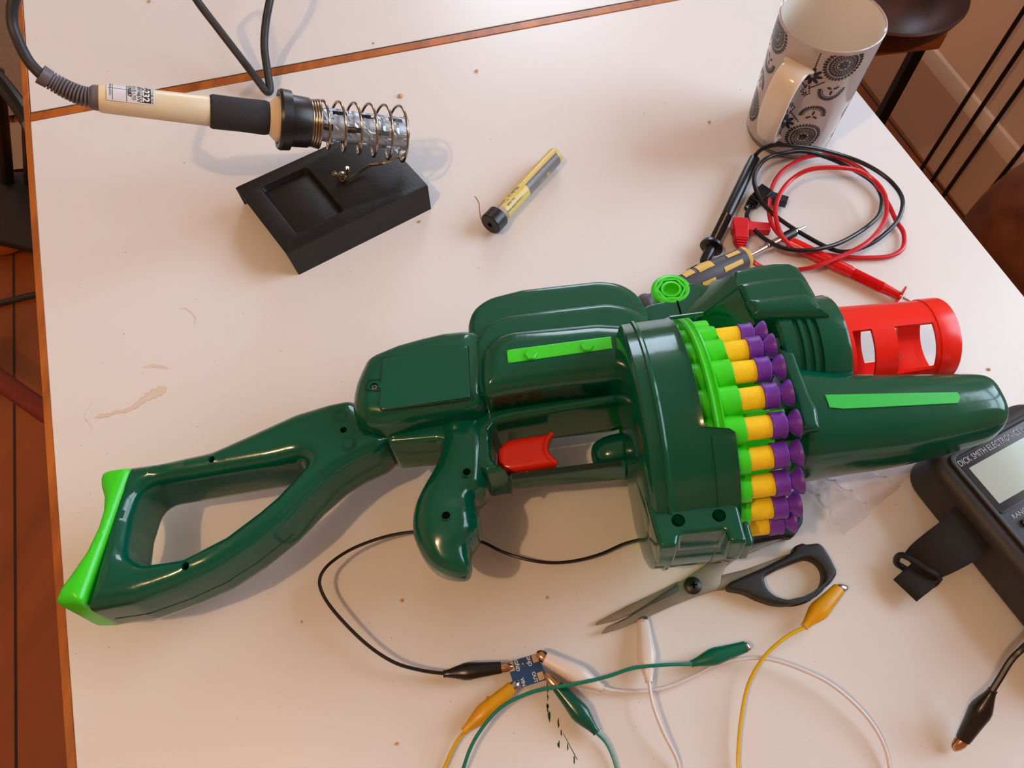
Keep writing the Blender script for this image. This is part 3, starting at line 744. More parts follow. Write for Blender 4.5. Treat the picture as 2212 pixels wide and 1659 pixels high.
# --- red muzzle
mz = MB(); SEG = 72
us = [.0700, .0745, .0760, .0880, .0900, .1000, .1020, .1260, .1280, .1400]
def Rm(u): return .0290 - .0035 * max(0, (u - .07)) / .07 if u < .127 else .0262
open_u = {2: (.076, .088), 6: (.102, .126)}
def is_open(i, th):
    if i not in (2, 6): return False
    d = (math.degrees(th) - 102) % 180
    return d < 64
def mgrid(rad_off, flip):
    vs = [[gp(u, VN - .0008 + (Rm(u) + rad_off) * cos(2 * pi * k / SEG), (Rm(u) + rad_off) * sin(2 * pi * k / SEG)) for k in range(SEG)] for u in us]
    return vs
vo = mgrid(0, 0); vi = mgrid(-.0024, 1)
for i in range(len(us) - 1):
    for k in range(SEG):
        th = 2 * pi * (k + .5) / SEG; k2 = (k + 1) % SEG
        if is_open(i, th): continue
        mz.add([vo[i][k], vo[i][k2], vo[i + 1][k2], vo[i + 1][k]], [(0, 1, 2, 3)])
        mz.add([vi[i][k], vi[i][k2], vi[i + 1][k2], vi[i + 1][k]], [(3, 2, 1, 0)])
        for dk, (ka, kb) in ((-1, (k, k)), (1, (k2, k2))):
            if is_open(i, 2 * pi * (k + .5 + dk) / SEG): mz.add([vo[i][ka], vo[i + 1][ka], vi[i + 1][ka], vi[i][ka]], [(0, 1, 2, 3)])
        if i and is_open(i - 1, th): mz.add([vo[i][k], vo[i][k2], vi[i][k2], vi[i][k]], [(0, 1, 2, 3)])
        if i < len(us) - 2 and is_open(i + 1, th): mz.add([vo[i + 1][k], vo[i + 1][k2], vi[i + 1][k2], vi[i + 1][k]], [(0, 1, 2, 3)])
for e in (0, len(us) - 1):
    for k in range(SEG):
        k2 = (k + 1) % SEG; mz.add([vo[e][k], vo[e][k2], vi[e][k2], vi[e][k]], [(0, 1, 2, 3)])
mo = mz.build('muzzle', M['red'], gun, ang=30)
bm = bmesh.new(); bm.from_mesh(mo.data); bmesh.ops.remove_doubles(bm, verts=bm.verts, dist=1e-6); bmesh.ops.recalc_face_normals(bm, faces=bm.faces); bm.to_mesh(mo.data); bm.free(); mo.data.set_sharp_from_angle(angle=R_(30))
MB().lathe([(.1285, .0245), (.1285, .0268), (.1395, .0266), (.1408, .0258), (.1408, .0235), (.139, .0235)], gp(0, VN - .0008, 0), GA, 72, loop=True).build('muzzle_ring', M['red'], mo)

# --- darts, each a thing of its own
ordn = ['topmost, half hidden behind the next dart', 'second from the top of the drum', 'third from the top of the drum', 'fourth from the top of the drum', 'fifth from the top, mid row',
        'sixth from the top of the drum', 'seventh from the top of the drum', 'second from the bottom of the drum', 'lowest one, beside the housing base']
meshes = {}
def dart_mesh(kind):
    b = MB()
    if kind == 'foam_body': b.lathe([(-.045, .0058), (-.0445, .0063), (.0006, .0063), (.0006, .002)], (0, 0, 0), (1, 0, 0), 28); m = M['yellow']
    else:
        b.lathe([(0, .0064), (.0002, .0072), (.0010, .0074), (.0012, .0071), (.0015, .0071), (.0060, .0070), (.0072, .0074), (.0078, .0072), (.0080, .0040), (.0092, .0034), (.0105, .0040), (.0130, .0066), (.0150, .0075), (.0152, .0075), (.0146, .0070), (.0125, .0045), (.0115, .001)], (0, 0, 0), (1, 0, 0), 32); m = M['purple']
    o = b.build(kind, m, None, ang=40); me = o.data; bpy.data.objects.remove(o); return me
for kx in ('foam_body', 'suction_tip'): meshes[kx] = dart_mesh(kx)
for k in range(9):
    th = T0 + DT * (k - 1)
    rt = bpy.data.objects.new('foam_dart', None); COL.objects.link(rt); rt.empty_display_size = .005
    tilt = Matrix.Rotation(random.uniform(-.03, .03), 4, 'Y')
    rt.matrix_world = basis(dpt(random.uniform(-.0008, .0008), th, RD), GA, G1, G2) @ tilt
    tag(rt, f'yellow foam dart with purple suction tip, {ordn[k]}', 'dart', 'suction darts loaded in the blaster drum')
    for kx in meshes:
        o = bpy.data.objects.new(kx, meshes[kx]); COL.objects.link(o); o.parent = rt

# ============================================================ MUG
mc = W(1700, 283); mug = thing('mug', mc, 'tall grey-white mug with black mandala print standing at the far right of the table', 'mug')
MH = .114
def mr(z): return .0372 + (.0410 - .0372) * z / MH
mb = MB()
prof = [(.0, .030), (.0006, .033), (.003, .0358)] + [(z, mr(z)) for z in (.008, .02, .04, .06, .08, .1, .112)] + [(.1145, .0410), (.1150, .0402), (.1140, .0390)]
mb.lathe(prof, mc, (0, 0, 1), 72, mi=0, caps=False)
mb.lathe([(.1140, .0390), (.10, .0385), (.05, .0368), (.012, .0350), (.007, .031), (.006, .001)], mc, (0, 0, 1), 72, mi=1, caps=False)
mb.lathe([(.0, .030), (.0005, .001)], mc, (0, 0, 1), 72, mi=0, caps=False)
def mcyl(s, z, off=.00015):            # arc length s (around), z
    z = min(z, .1118)
    r = mr(z) + off; th = s / .039; return mc + Vector((r * cos(th), r * sin(th), z))
def petal(cx, cz, ang, r0, r1, w):
    n = 8; pts = []
    for k in range(n):
        a = 2 * pi * k / n; x = (r0 + r1) / 2 + (r1 - r0) / 2 * cos(a); y = w * sin(a)
        pts.append(mcyl(cx + x * cos(ang) - y * sin(ang), cz + x * sin(ang) + y * cos(ang)))
    mb.poly(pts, 2)
def rosette(cx, cz, S):
    for k in range(8): petal(cx, cz, 2 * pi * k / 8 + .2, S * .03, S * .30, S * .075)
    for r0, r1, n, w in ((.40, .60, 26, .052), (.76, 1.0, 34, .072)):
        for k in range(n): petal(cx, cz, 2 * pi * k / n, S * r0, S * r1, S * w)
    for rr, hw in ((.36, .03), (.64, .035), (.70, .018)):
        q = 48
        for k in range(q):
            a, b = 2 * pi * k / q, 2 * pi * (k + 1) / q
            mb.poly([mcyl(cx + S * r * cos(t), cz + S * r * sin(t)) for r, t in ((rr - hw, a), (rr + hw, a), (rr + hw, b), (rr - hw, b))], 2)
def flower(cx, cz, S, n=8, half=False, a0=0):
    for k in range(n): petal(cx, cz, a0 + (pi if half else 2 * pi) * k / (n - (1 if half else 0)), S * .12, S, S * .19)
def half_ring(cx, cz, S, a0, n=17):
    for k in range(n): petal(cx, cz, a0 + pi * k / (n - 1), S * .70, S, S * .085)
    q = 24
    for k in range(q):
        a, b = a0 + pi * k / q, a0 + pi * (k + 1) / q
        mb.poly([mcyl(cx + S * r * cos(t), cz + S * r * sin(t)) for r, t in ((.62, a), (.67, a), (.67, b), (.62, b))], 2)
    flower(cx, cz, S * .5, 3, False, a0 + pi / 2)
def motif(s0_, top):
    z = .1030 if top else .0290; f = -1 if top else 1
    rosette(s0_, z, .0150)
    half_ring(s0_ - .0002, z + f * .0235, .0112, pi if f < 0 else 0)
    fx = s0_ - .0192
    flower(fx, z + f * .0125, .0082, 8)
    flower(fx - .0005, z - f * .0105, .0066, 7, True, 0 if f < 0 else pi)
    for k in range(8): petal(fx - .0003, z - f * .0085 + f * k * .0019, pi / 2, -.0009, .0009, .0006)
    for sg in (1, -1):
        for k in range(7): petal(fx + sg * (.0015 + k * .0014), z + f * (.0235 - .0012 * k), .6 * sg, -.0010, .0010, .0007)
        for k in range(4): petal(fx + sg * (.001 + k * .0007), z + f * (.022 + .0022 * k), 1.2 * sg, -.0010, .0010, .0006)
    flower(fx, z + f * .0300, .0028, 5)
def cylhit(px, py):
    d = ray(px, py); d.normalize(); o = CAM - Vector((mc.x, mc.y, 0)); r = .0395
    A = d.x ** 2 + d.y ** 2; B = 2 * (o.x * d.x + o.y * d.y); C = o.x ** 2 + o.y ** 2 - r * r
    t = (-B - math.sqrt(max(B * B - 4 * A * C, 0))) / (2 * A); p = o + d * t
    return math.atan2(p.y, p.x) * .039, p.z
sA, zA = cylhit(1825, 130)
per = 2 * pi * .039 / 4
for k in range(4):
    motif(-.0573 + k * per, True); motif(-.0637 + k * per, False)
for zz in (.0045, .0062):
    q = 96
    for k in range(q):
        a, b = 2 * pi * k / q * .039, 2 * pi * (k + 1) / q * .039
        mb.poly([mcyl(a, zz), mcyl(b, zz), mcyl(b, zz + .0007), mcyl(a, zz + .0007)], 2)
mb.build('body', [M['ceramic'], M['ceramic_in'], M['ink']], mug, ang=40, recalc=False)
# handle strap
sH, zH = cylhit(1703, 200); ha = sH / .039
hd = Vector((cos(ha), sin(ha), 0)); hs = Vector((-sin(ha), cos(ha), 0))
hp = cr([mc + hd * x + Vector((0, 0, z)) for x, z in ((.038, .094), (.047, .0945), (.055, .091), (.0605, .080), (.0615, .062), (.059, .046), (.053, .032), (.045, .0245), (.036, .0245))], 6)
hr = []
for i, p in enumerate(hp):
    t = (hp[min(i + 1, len(hp) - 1)] - hp[max(i - 1, 0)]).normalized(); n_ = t.cross(hs).normalized()
    q = i / (len(hp) - 1); wv = .0104 + .001 * abs(q - .5) * 2 if q < .5 else .0104 - .004 * (q - .5) * 2 
    if q < .06 or q > .94: wv += .002
    hr.append([p + hs * wv * math.copysign(abs(cos(a)) ** .7, cos(a)) + n_ * .0028 * math.copysign(abs(sin(a)) ** .8, sin(a)) for a in [2 * pi * k / 20 for k in range(20)]])
MB().rings(hr).build('handle', M['ceramic_in'], mug, ang=60)

# ============================================================ SOLDERING IRON + STAND
I0, I1 = W(213, 212, .132), W(882, 291, .054)
iax = (I1 - I0).normalized(); IL = (I1 - I0).length
def proj(p):
    d = Vector((p.x, p.y, p.z - T)) - CAM; z = d.dot(FW); return CX + FPX * d.x / z
def sx(px):
    lo, hi = -.05, IL + .05
    for _ in range(40):
        m = (lo + hi) / 2
        if proj(I0 + iax * m) < px: lo = m
        else: hi = m
    return lo
def rad(px, w): return rpx(w, I0 + iax * sx(px))
iron = thing('soldering_iron', I0 - Vector((0, 0, I0.z - T)), 'cream and black soldering iron resting in the coiled holder, lead leaving at the left', 'soldering iron')
s = sx
MB().lathe([(s(212), rad(213, 50)), (s(215), rad(215, 58)), (s(222), rad(222, 60)), (s(455), rad(455, 63)), (s(458), rad(458, 60))], I0, iax, 48).build('handle', M['cream'], iron, ang=40); ih_o = bpy.context.scene.collection.objects[-1]
MB().lathe([(s(452), rad(455, 60)), (s(454), rad(454, 68)), (s(460), rad(460, 72)), (s(520), rad(520, 70)), (s(572), rad(572, 72)), (s(582), rad(580, 66)), (s(582), rad(580, 40))], I0, iax, 48).build('foam_grip', M['foamgrip'], iron, ang=50)
MB().lathe([(s(575), rad(580, 62)), (s(580), rad(580, 66)), (s(594), rad(592, 92)), (s(598), rad(600, 95)), (s(625), rad(625, 94)), (s(628), rad(625, 60))], I0, iax, 48).build('nose_cone', M['cream'], iron, ang=25)
MB().lathe([(s(625), .008), (s(700), .007), (s(850), .0055), (s(866), .002)], I0, iax, 24).build('element_shaft', M['steel'], iron)
# strain relief and lead
sr = cr([W(x, y, h) for x, y, h in ((205, 212, .1325), (180, 208, .135), (150, 196, .139), (120, 180, .144), (92, 163, .150))], 8)
rb = MB(); rb.tube(sr, .0050, 14)
tot = len(sr)
for k in range(2, tot - 4, 2):
    t = (sr[k + 1] - sr[k - 1]).normalized(); 
    rb.lathe([(-.0006, .0045), (-.0006, .0070 - .00003 * k), (.0006, .0070 - .00003 * k), (.0006, .0045)], sr[k], t, 16)
rb.lathe([(-.003, .0062), (.003, .0066)], sr[-3], (sr[-1] - sr[-3]), 18)
rb.lathe([(-.0045, .0060), (-.002, .0082), (.003, .0086)], I0 - iax * .0015, iax, 24)
rb.build('strain_relief', M['grey'], iron, ang=35)
ld = [(98, 170, .149), (62, 132, .158), (36, 80, .170), (26, 40, .178), (34, -10, .188), (80, -80, .200), (180, -170, .20), (320, -160, .14), (405, -40, .075), (425, 0, .060), (470, 60, .042), (520, 125, .024), (560, 178, .012), (574, 196, .007), (581, 198, .006), (583, 188, .008),
      (577, 150, .016), (571, 100, .026), (574, 50, .038), (583, 0, .050), (600, -80, .06), (640, -200, .05), (680, -320, .03), (700, -420, .008), (720, -520, .0045)]
soft_tube('power_lead', ld, .0036, M['cable'], iron, 8, 14)
# label wrapped on the handle
def wrap(me, o, ax, r, ang0, s_mid, flip=False):
    a = ax; upd = Vector((0, 0, 1)); x = (upd - a * upd.dot(a)).normalized(); y = a.cross(x)
    vs = []
    for v in me.vertices:
        th = ang0 - v.co.y / r; rr = r + v.co.z
        vs.append(o + a * (s_mid + v.co.x) + (x * cos(th) + y * sin(th)) * rr)
    return vs
def wrap_add(b, me, o, ax, r, ang0, s_mid, mi=0):
    b.add(wrap(me, o, ax, r, ang0, s_mid), [tuple(p.vertices) for p in me.polygons], mi)
def grid_me(w, h, z, nx=12, ny=12):
    me = bpy.data.meshes.new('g'); vs = [(-w / 2 + w * i / nx, -h / 2 + h * j / ny, z) for j in range(ny + 1) for i in range(nx + 1)]
    fs = [(j * (nx + 1) + i, j * (nx + 1) + i + 1, (j + 1) * (nx + 1) + i + 1, (j + 1) * (nx + 1) + i) for j in range(ny) for i in range(nx)]
    me.from_pydata(vs, [], fs); return me
hr_ = rad(300, 61.5); sm = (s(232) + s(335)) / 2; lw = s(335) - s(232)
lb = MB(); a0 = R_(0)
wrap_add(lb, grid_me(lw, .018, .0002), I0, iax, hr_, a0, sm, 0)
wrap_add(lb, grid_me(lw * .24, .0165, .0003), I0, iax, hr_, a0, sm + lw * .345, 1)
wrap_add(lb, grid_me(lw * .012, .0170, .0003, 1, 12), I0, iax, hr_, a0, sm - lw * .38, 1)
wrap_add(lb, grid_me(lw * .012, .0170, .0003, 1, 12), I0, iax, hr_, a0, sm - lw * .09, 1)
for yy in (-.0085, .0085): wrap_add(lb, grid_me(lw * .96, .0003, .0003, 20, 1), I0, iax, hr_, a0, sm, 1)
def vtext(txt, size, dx, mi, z=.00045, dy=0, bold=0):
    me = text_mesh(txt, size, .00003, bold); me.transform(Matrix.Translation((dx, dy, z)) @ Matrix.Rotation(-pi / 2, 4, 'Z'))
    wrap_add(lb, me, I0, iax, hr_, a0, sm, mi)
vtext('C-232', .0060, lw * .305, 2, bold=.0002); vtext('SOLDERING IRON', .0021, lw * .435, 2, bold=.00006); vtext('240V 46W', .0038, lw * .165, 1); vtext('DIC CO LTD', .0026, lw * .06, 1)
vtext('C N287', .0032, -lw * .03, 1, bold=.0001); vtext('MADE IN JAPAN', .0016, -lw * .43, 1)
lb.build('rating_label', [M['label'], M['print_k'], M['white']], ih_o, ang=50, recalc=False)

# stand
sq = [W(508, 405, .024), W(619, 549, .024), W(924, 400, .024)]; sq.append(sq[0] + sq[2] - sq[1])
stand = thing('soldering_stand', (sq[0] + sq[2]) / 2 - Vector((0, 0, .024)), 'black folded metal soldering stand with recessed tray and coiled spring holder', 'soldering stand')
ex = (sq[2] - sq[1]); ey = (sq[0] - sq[1]); SX, SY = ex.length, ey.length
SMx = basis(sq[1], ex / SX, ey / SY, Vector((0, 0, 1)))
def sl(p): v = SMx.inverted() @ p; return v.to_2d()
pan = [sl(W(x, y, .022)) for x, y in ((547, 412), (646, 383), (735, 470), (628, 522))]
pan = [Vector((.016, .014)), Vector((.016, SY - .012)), Vector((SX * .46, SY - .012)), Vector((SX * .46, .014))]
me = curve_mesh([fillet([Vector(p) for p in ((0, 0), (SX, 0), (SX, SY), (0, SY))], .002, 3), fillet(pan, .004, 4)], -.0014, 0, .0003, 2)
sb = MB().mesh(me, SMx)
me2 = curve_mesh([fillet(pan, .004, 4)], -.0052, -.0042, .0001, 1); sb.mesh(me2, SMx)
fp = fillet(pan, .004, 4); ctr = sum(fp, Vector((0, 0))) / len(fp)
sb.rings([[SMx @ Vector((p.x, p.y, -.0006)) for p in fp], [SMx @ Vector(((p * .93 + ctr * .07).x, (p * .93 + ctr * .07).y, -.0048)) for p in fp]], caps=False)
for yy in (0, SY):                                      # long side flanges, flared slightly
    o2 = -.004 if yy == 0 else .004
    sb.prism([SMx @ Vector(p) for p in ((0, yy, -.0006), (SX, yy, -.0006), (SX, yy + (.0014 if yy == 0 else -.0014), -.0014), (0, yy + (.0014 if yy == 0 else -.0014), -.0014))],
             [SMx @ Vector(p) for p in ((.002, yy + o2, -.024), (SX - .002, yy + o2, -.024), (SX - .002, yy + o2 + (.0014 if yy == 0 else -.0014), -.024), (.002, yy + o2 + (.0014 if yy == 0 else -.0014), -.024))])
sb.build('base', M['blackmetal'], stand, ang=40)
# collar, spring, perforated sleeve
cb = MB()
cb.lathe([(s(600), rad(610, 104)), (s(600), rad(605, 122)), (s(606), rad(610, 128)), (s(626), rad(626, 124)), (s(628), rad(630, 108)), (s(664), rad(664, 104)), (s(668), rad(664, 100)), (s(668), rad(664, 70)), (s(610), rad(610, 96))], I0, iax, 40, loop=True)
cb.build('collar', M['blackplastic'], stand, ang=30)
pts = []; a_, x_, y_ = frame(iax)
def spr(px, w, turns, start, n=28):
    pass
SS, SE = s(668), s(884)
for k in range(4 * 24): 
    t = k / 24; u = SS + (s(690) - SS) * t / 4; pts.append(I0 + iax * u + (x_ * cos(2 * pi * t) + y_ * sin(2 * pi * t)) * rad(680, 92 + t * 2))
for k in range(6 * 28 + 1):
    t = k / 28; u = s(690) + (SE - s(690)) * t / 6; pts.append(I0 + iax * u + (x_ * cos(2 * pi * t) + y_ * sin(2 * pi * t)) * rad(690 + 32 * t, 98 + t * 3.0))
MB().tube(pts, .00105, 8).build('spring', M['nickel'], stand, ang=60)
slv = MB(); s0_, s1_ = s(645), s(876); rS = rad(760, 68); NU, NA = 46, 48
def so(u, r=0, k=0): return I0 + iax * (s0_ + (s1_ - s0_) * u / NU) + (x_ * cos(2 * pi * k / NA) + y_ * sin(2 * pi * k / NA)) * (rS + r)
def holed(u, k): 
    row = (k // 8); off = 0 if row % 2 else 6
    return (k % 8) in (2, 3, 4) and ((u + off) % 12) in (1, 2, 3, 4, 5, 6) and 2 < u < NU - 3
for u in range(NU):
    for k in range(NA):
        if holed(u, k): continue
        slv.add([so(u, 0, k), so(u, 0, k + 1), so(u + 1, 0, k + 1), so(u + 1, 0, k)], [(0, 1, 2, 3)])
so_ = slv.build('perforated_sleeve', M['zinc'], stand, flat=True)
bm = bmesh.new(); bm.from_mesh(so_.data); bmesh.ops.remove_doubles(bm, verts=bm.verts, dist=1e-6); bm.to_mesh(so_.data); bm.free()
sm_ = so_.modifiers.new('solid', 'SOLIDIFY'); sm_.thickness = .0006
bp_ = W(740, 385, .025)
bolt_o = MB().lathe([(0, .0035), (.0012, .0035), (.0012, .0025), (.0055, .0025), (.0062, .001)], bp_, (0, 0, 1), 12).build('bolt', M['steel'], stand)
w2 = MB()
for sg in (1, -1): w2.tube(cr([bp_ + Vector((0, 0, .003)), bp_ + Vector((sg * .004, sg * .002, .005)), bp_ + Vector((sg * .0055, sg * .003, .0095))], 4), [.0016] * 5 + [.0022] * 3 + [.0014], 8)
w2.build('wing_nut', M['nickel'], bolt_o)
armp = cr([bp_ + Vector((-.004, .002, .0016)), bp_ + Vector((0, -.004, .0016)), bp_ + Vector((.005, -.002, .002)), W(775, 372, .027), W(800, 357, .030), W(830, 352, .036), I0 + iax * s(872) - Vector((0, 0, rad(870, 112)))], 6)
MB().tube(armp, .0012, 8).build('wire_arm', M['nickel'], stand)

# ============================================================ SOLDER TUBE
T0_, T1_ = W(1060, 484, .0098), W(1205, 331, .0098); tax = (T1_ - T0_).normalized(); TL = (T1_ - T0_).length
st_ = thing('solder_tube', (T0_ + T1_) / 2 - Vector((0, 0, .0098)), 'clear plastic solder tube with yellow label, black cap and a curl of solder wire', 'solder tube')
MB().lathe([(.0, .0082), (TL - .006, .0082), (TL - .002, .0068), (TL, .003), (TL, .0001)], T0_, tax, 32, caps=False).build('tube', M['clear'], st_)
MB().lathe([(-.001, .0022), (-.001, .0088), (-.0002, .0096), (.0105, .0096), (.0112, .0088), (.0112, .001)], T0_, tax, 36).build('cap', M['blackplastic'], st_)
MB().lathe([(0, .0021), (.0003, .0021)], T0_ - tax * .0013, tax, 16).build('cap_hole', M['black_hole'], st_)
tb = MB(); rT = .0074
def tadd(me, a, sm2, mi): wrap_add(tb, me, T0_, tax, rT, a, sm2, mi)
tadd(grid_me(TL - .020, .030, 0, 8, 24), R_(75), TL / 2 + .006, 0)
tadd(grid_me(TL * .46, .0150, .00008, 8, 14), R_(72), TL * .70, 1)
for txt, sz, pos, yy, mi in (('15g NET', .0058, TL * .70, -.0105, 0), ('Made in Taiwan', .0046, TL * .27, .0030, 1), ('No. 4468', .0026, TL * .25, -.0015, 1), ('Contents 60/40 Solder', .0024, TL * .26, -.0055, 1)):
    me = text_mesh(txt, sz, .00003, .00005); me.transform(Matrix.Translation((0, yy, .00015)) @ Matrix.Rotation(pi, 4, 'Z')); tadd(me, R_(12), pos, mi)
tb.build('tube_label', [M['labely'], M['labelg']], st_, ang=60, recalc=False)
soft_tube('solder_wire', [(1062, 486, .010), (1053, 485, .006), (1044, 480, .003), (1038, 470, .004), (1036, 452, .007), (1034, 438, .009), (1030, 430, .010), (1025, 424, .011)], .0004, M['copper'], st_, 6, 6)

# ============================================================ TEST LEADS + SCREWDRIVER
bl_ = thing('test_lead', W(1760, 430), 'black multimeter test lead coiled under the mug, with probe and angled plug', 'test lead', 'multimeter test leads')
bp = [(1629, 338, .012), (1646, 322, .022), (1674, 313.6, .026), (1711, 315, .026), (1761, 321, .022), (1823, 337, .014), (1873, 357, .012), (1915, 384, .01), (1942, 414, .01), (1950, 442, .012), (1937, 479, .012), (1898, 516, .01), (1860, 536, .008), (1823, 544, .008),
      (1791, 536, .008), (1748, 514, .010), (1699, 484, .012), (1661, 454, .012), (1639, 424, .012), (1629, 389, .014), (1639, 360, .016), (1661, 340, .018), (1699, 330, .016), (1736, 327, .014), (1786, 340, .010), (1835, 362, .007), (1880, 389, .006), (1900, 414, .005), (1905, 439, .005), (1895, 469, .006),
      (1860, 499, .010), (1811, 526, .014), (1761, 539, .016), (1724, 541, .016), (1686, 534, .016), (1649, 514, .012), (1624, 489, .008), (1613, 469, .006), (1617, 452, .006)]
soft_tube('lead_wire', bp, .0018, M['cable2'], bl_, 6, 10)
def probe(root, A, B, m, wtop, wbot, guard=True):
    a, b = W(*A), W(*B); ax = (b - a).normalized(); L_ = (b - a).length
    MB().lathe([(0, .0025), (.002, .0046), (L_ * .12, .0050), (L_ * .55, .0048), (L_ * .58, .0040)] + [(L_ * (.58 + .004 * k), .0042 if k % 2 else .0046) for k in range(64)] + [(L_ * (.84 if guard else .99), .0044 if guard else .003)], a, ax, 20).build('probe_body', m, root, ang=40)
    if guard: MB().lathe([(L_ * .84, .004), (L_ * .842, .0090), (L_ * .865, .0094), (L_ * .87, .0045), (L_ * .985, .0040), (L_, .0030)], a, ax, 28).build('finger_guard', m, root, ang=35)
    MB().lathe([(L_, .0012), (L_ + .007, .0011), (L_ + .010, .0003)], a, ax, 12).build('probe_tip', M['steel'], root)
probe(bl_, (1631, 340, .010), (1520, 568, .0085), M['cable2'], 28, 24)
def plug(root, pts, m, e1, e2, corner, w, pin=None):
    c = W(*corner); a = W(*e1); b = W(*e2); up = Vector((0, 0, 1))
    bb_ = MB()
    for end, ww, n in ((a, w, 0), (b, w * .78, 1)):
        d = (end - c).normalized(); sd = d.cross(up).normalized()
        q0 = c - d * w * .55; L_ = (end - q0).length
        bb_.rings([[q0 + d * L_ * t + sd * ww * f * x + up * ww * f * .85 * z for x, z in ((-.5, -.5), (.5, -.5), (.5, .5), (-.5, .5))] for t, f in ((0, 1), (.5, 1), (.55, .9), (1, .85))])
    bb_.build('angled_plug', m, root, ang=30, bevel=.0006)
    d = (a - c).normalized(); sd = d.cross(up).normalized(); r2 = MB()
    for k in range(4):
        q = a + d * (.0022 * k + .0010); f = .8 - .12 * k
        r2.box(q, .0012, w * f, w * f * .8, Matrix((d, sd, d.cross(sd))).transposed())
    r2.tube([a, a + d * .010], .0021, 8); r2.build('plug_boot', m, root, ang=30)
plug(bl_, None, M['cable2'], (1627, 437, .006), (1700, 437, .006), (1645, 421, .006), .0115)
rl = thing('test_lead', W(1800, 480), 'red multimeter test lead looped on the table, its probe pointing at the red muzzle', 'test lead', 'multimeter test leads')
rpth = [(1606, 540, .006), (1614, 556, .005), (1634, 571, .005), (1656, 581, .004), (1690, 588, .003), (1726, 583, .005), (1761, 576, .012), (1823, 551, .014), (1873, 524, .016), (1903, 491, .016), (1915, 459, .018), (1910, 419, .020), (1885, 387, .020), (1848, 367, .022), (1798, 362, .024), (1748, 367, .022),
        (1711, 387, .018), (1686, 417, .018), (1675, 454, .016), (1681, 491, .016), (1696, 519, .012), (1720, 537, .008), (1761, 547, .004), (1823, 555, .003), (1873, 557, .003), (1923, 553, .003), (1950, 536, .004), (1952, 504, .004), (1937, 479, .004), (1918, 440, .005), (1888, 394, .006), (1860, 365, .007), (1823, 345, .008), (1786, 335, .010), (1748, 338, .010),
        (1719, 350, .008), (1686, 374, .006), (1666, 409, .006), (1661, 450, .010), (1666, 480, .010), (1680, 503, .010), (1700, 520, .0065)]
soft_tube('lead_wire', rpth, .0019, M['cabler'], rl, 6, 10)
probe(rl, (1700, 520, .006), (1950, 643, .006), M['redprobe'], 28, 24, False)
pa, pb_ = W(1700, 520, .006), W(1950, 643, .006)
MB().lathe([(0, .004), (.0004, .0086), (.0016, .0088), (.002, .004)], pa + (pb_ - pa) * .965, pb_ - pa, 24).build('finger_guard', M['redprobe'], rl)
plug(rl, None, M['cabler'], (1600, 520, .007), (1662, 495, .007), (1598, 492, .007), .0125)

sd_ = thing('screwdriver', W(1560, 575), 'grey and yellow screwdriver with chrome shaft lying behind the blaster', 'screwdriver')
D0, D1 = W(1384, 662, .0110), W(1613, 555, .0110); dax = (D1 - D0).normalized(); DL = (D1 - D0).length
D2 = W(1740, 489, .0105)
dh_o = MB().lathe([(0, .003), (.001, .0075), (.004, .0085), (.007, .0080), (.009, .0062), (.020, .0070), (DL * .45, .0100), (DL * .60, .0110), (DL * .72, .0098), (DL * .9, .0090), (DL * .965, .0090), (DL * .97, .004)], D0, dax, 36).build('handle', M['driver'], sd_, ang=50)
MB().lathe([(DL * .962, .0090), (DL * .985, .0092), (DL, .0080), (DL + .001, .004)], D0, dax, 36).build('handle_cap', M['drivery'], dh_o)
ib = MB(); ux = (Vector((0, 0, 1)) - dax * dax.z).normalized(); uy = dax.cross(ux)
def dr_r(t):
    pr_ = [(.0, .003), (.02, .0070), (.45, .0100), (.60, .0110), (.72, .0098), (.9, .0090), (1, .009)]
    for (a, ra), (b, rb_) in zip(pr_, pr_[1:]):
        if a <= t <= b: return ra + (rb_ - ra) * (t - a) / (b - a)
    return .009
for t0_, t1_, a1, a2 in ((.40, .49, -.9, -.1), (.52, .66, -.75, .05), (.80, .92, -.55, -.1), (.72, .90, .45, .85), (.5, .62, .8, 1.4)):
    n = 8; g = [[D0 + dax * DL * (t0_ + (t1_ - t0_) * i / n) + (ux * cos(a1 + (a2 - a1) * j / 6) - uy * sin(-(a1 + (a2 - a1) * j / 6))) * (dr_r(t0_ + (t1_ - t0_) * i / n) + .0004) for j in range(7)] for i in range(n + 1)]
    ib.rings(g, caps=False, closed=False)
ib.build('yellow_inlay', M['drivery'], dh_o, ang=60)
rg = MB()
for k in range(16):
    t = .42 + .014 * k; p = D0 + dax * DL * t
    rg.tube([p + (ux * cos(a) + uy * sin(a)) * (dr_r(t) + .0002) for a in [1.15 + .07 * j for j in range(6)]], .0005, 5)
    if k < 7: rg.tube([D0 + dax * DL * (t + .06) + (ux * cos(a) + uy * sin(a)) * (dr_r(t + .06) + .0002) for a in [-1.15 + .06 * j for j in range(5)]], .0005, 5)
rg.build('grip_ribs', M['boot_k'], dh_o)
sax = (D2 - D1).normalized(); SL = (D2 - D1).length
MB().lathe([(-.004, .0024), (SL * .33, .0024), (SL * .335, .0036), (SL * .40, .0036), (SL * .41, .0028), (SL * .52, .0030), (SL * .53, .0024), (SL * .62, .0024)], D1, sax, 20).build('shaft', M['chrome'], sd_, ang=30)
MB().lathe([(SL * .60, .0030), (SL * .61, .0040), (SL * .80, .0040), (SL * .81, .003)], D1, sax, 20).build('collar', M['cable2'], sd_, ang=30)
MB().lathe([(SL * .80, .0026), (SL * .88, .0022), (SL * .90, .0012), (SL * .99, .0011), (SL, .0006)], D1, sax, 16).build('bit', M['chrome'], sd_, ang=30)

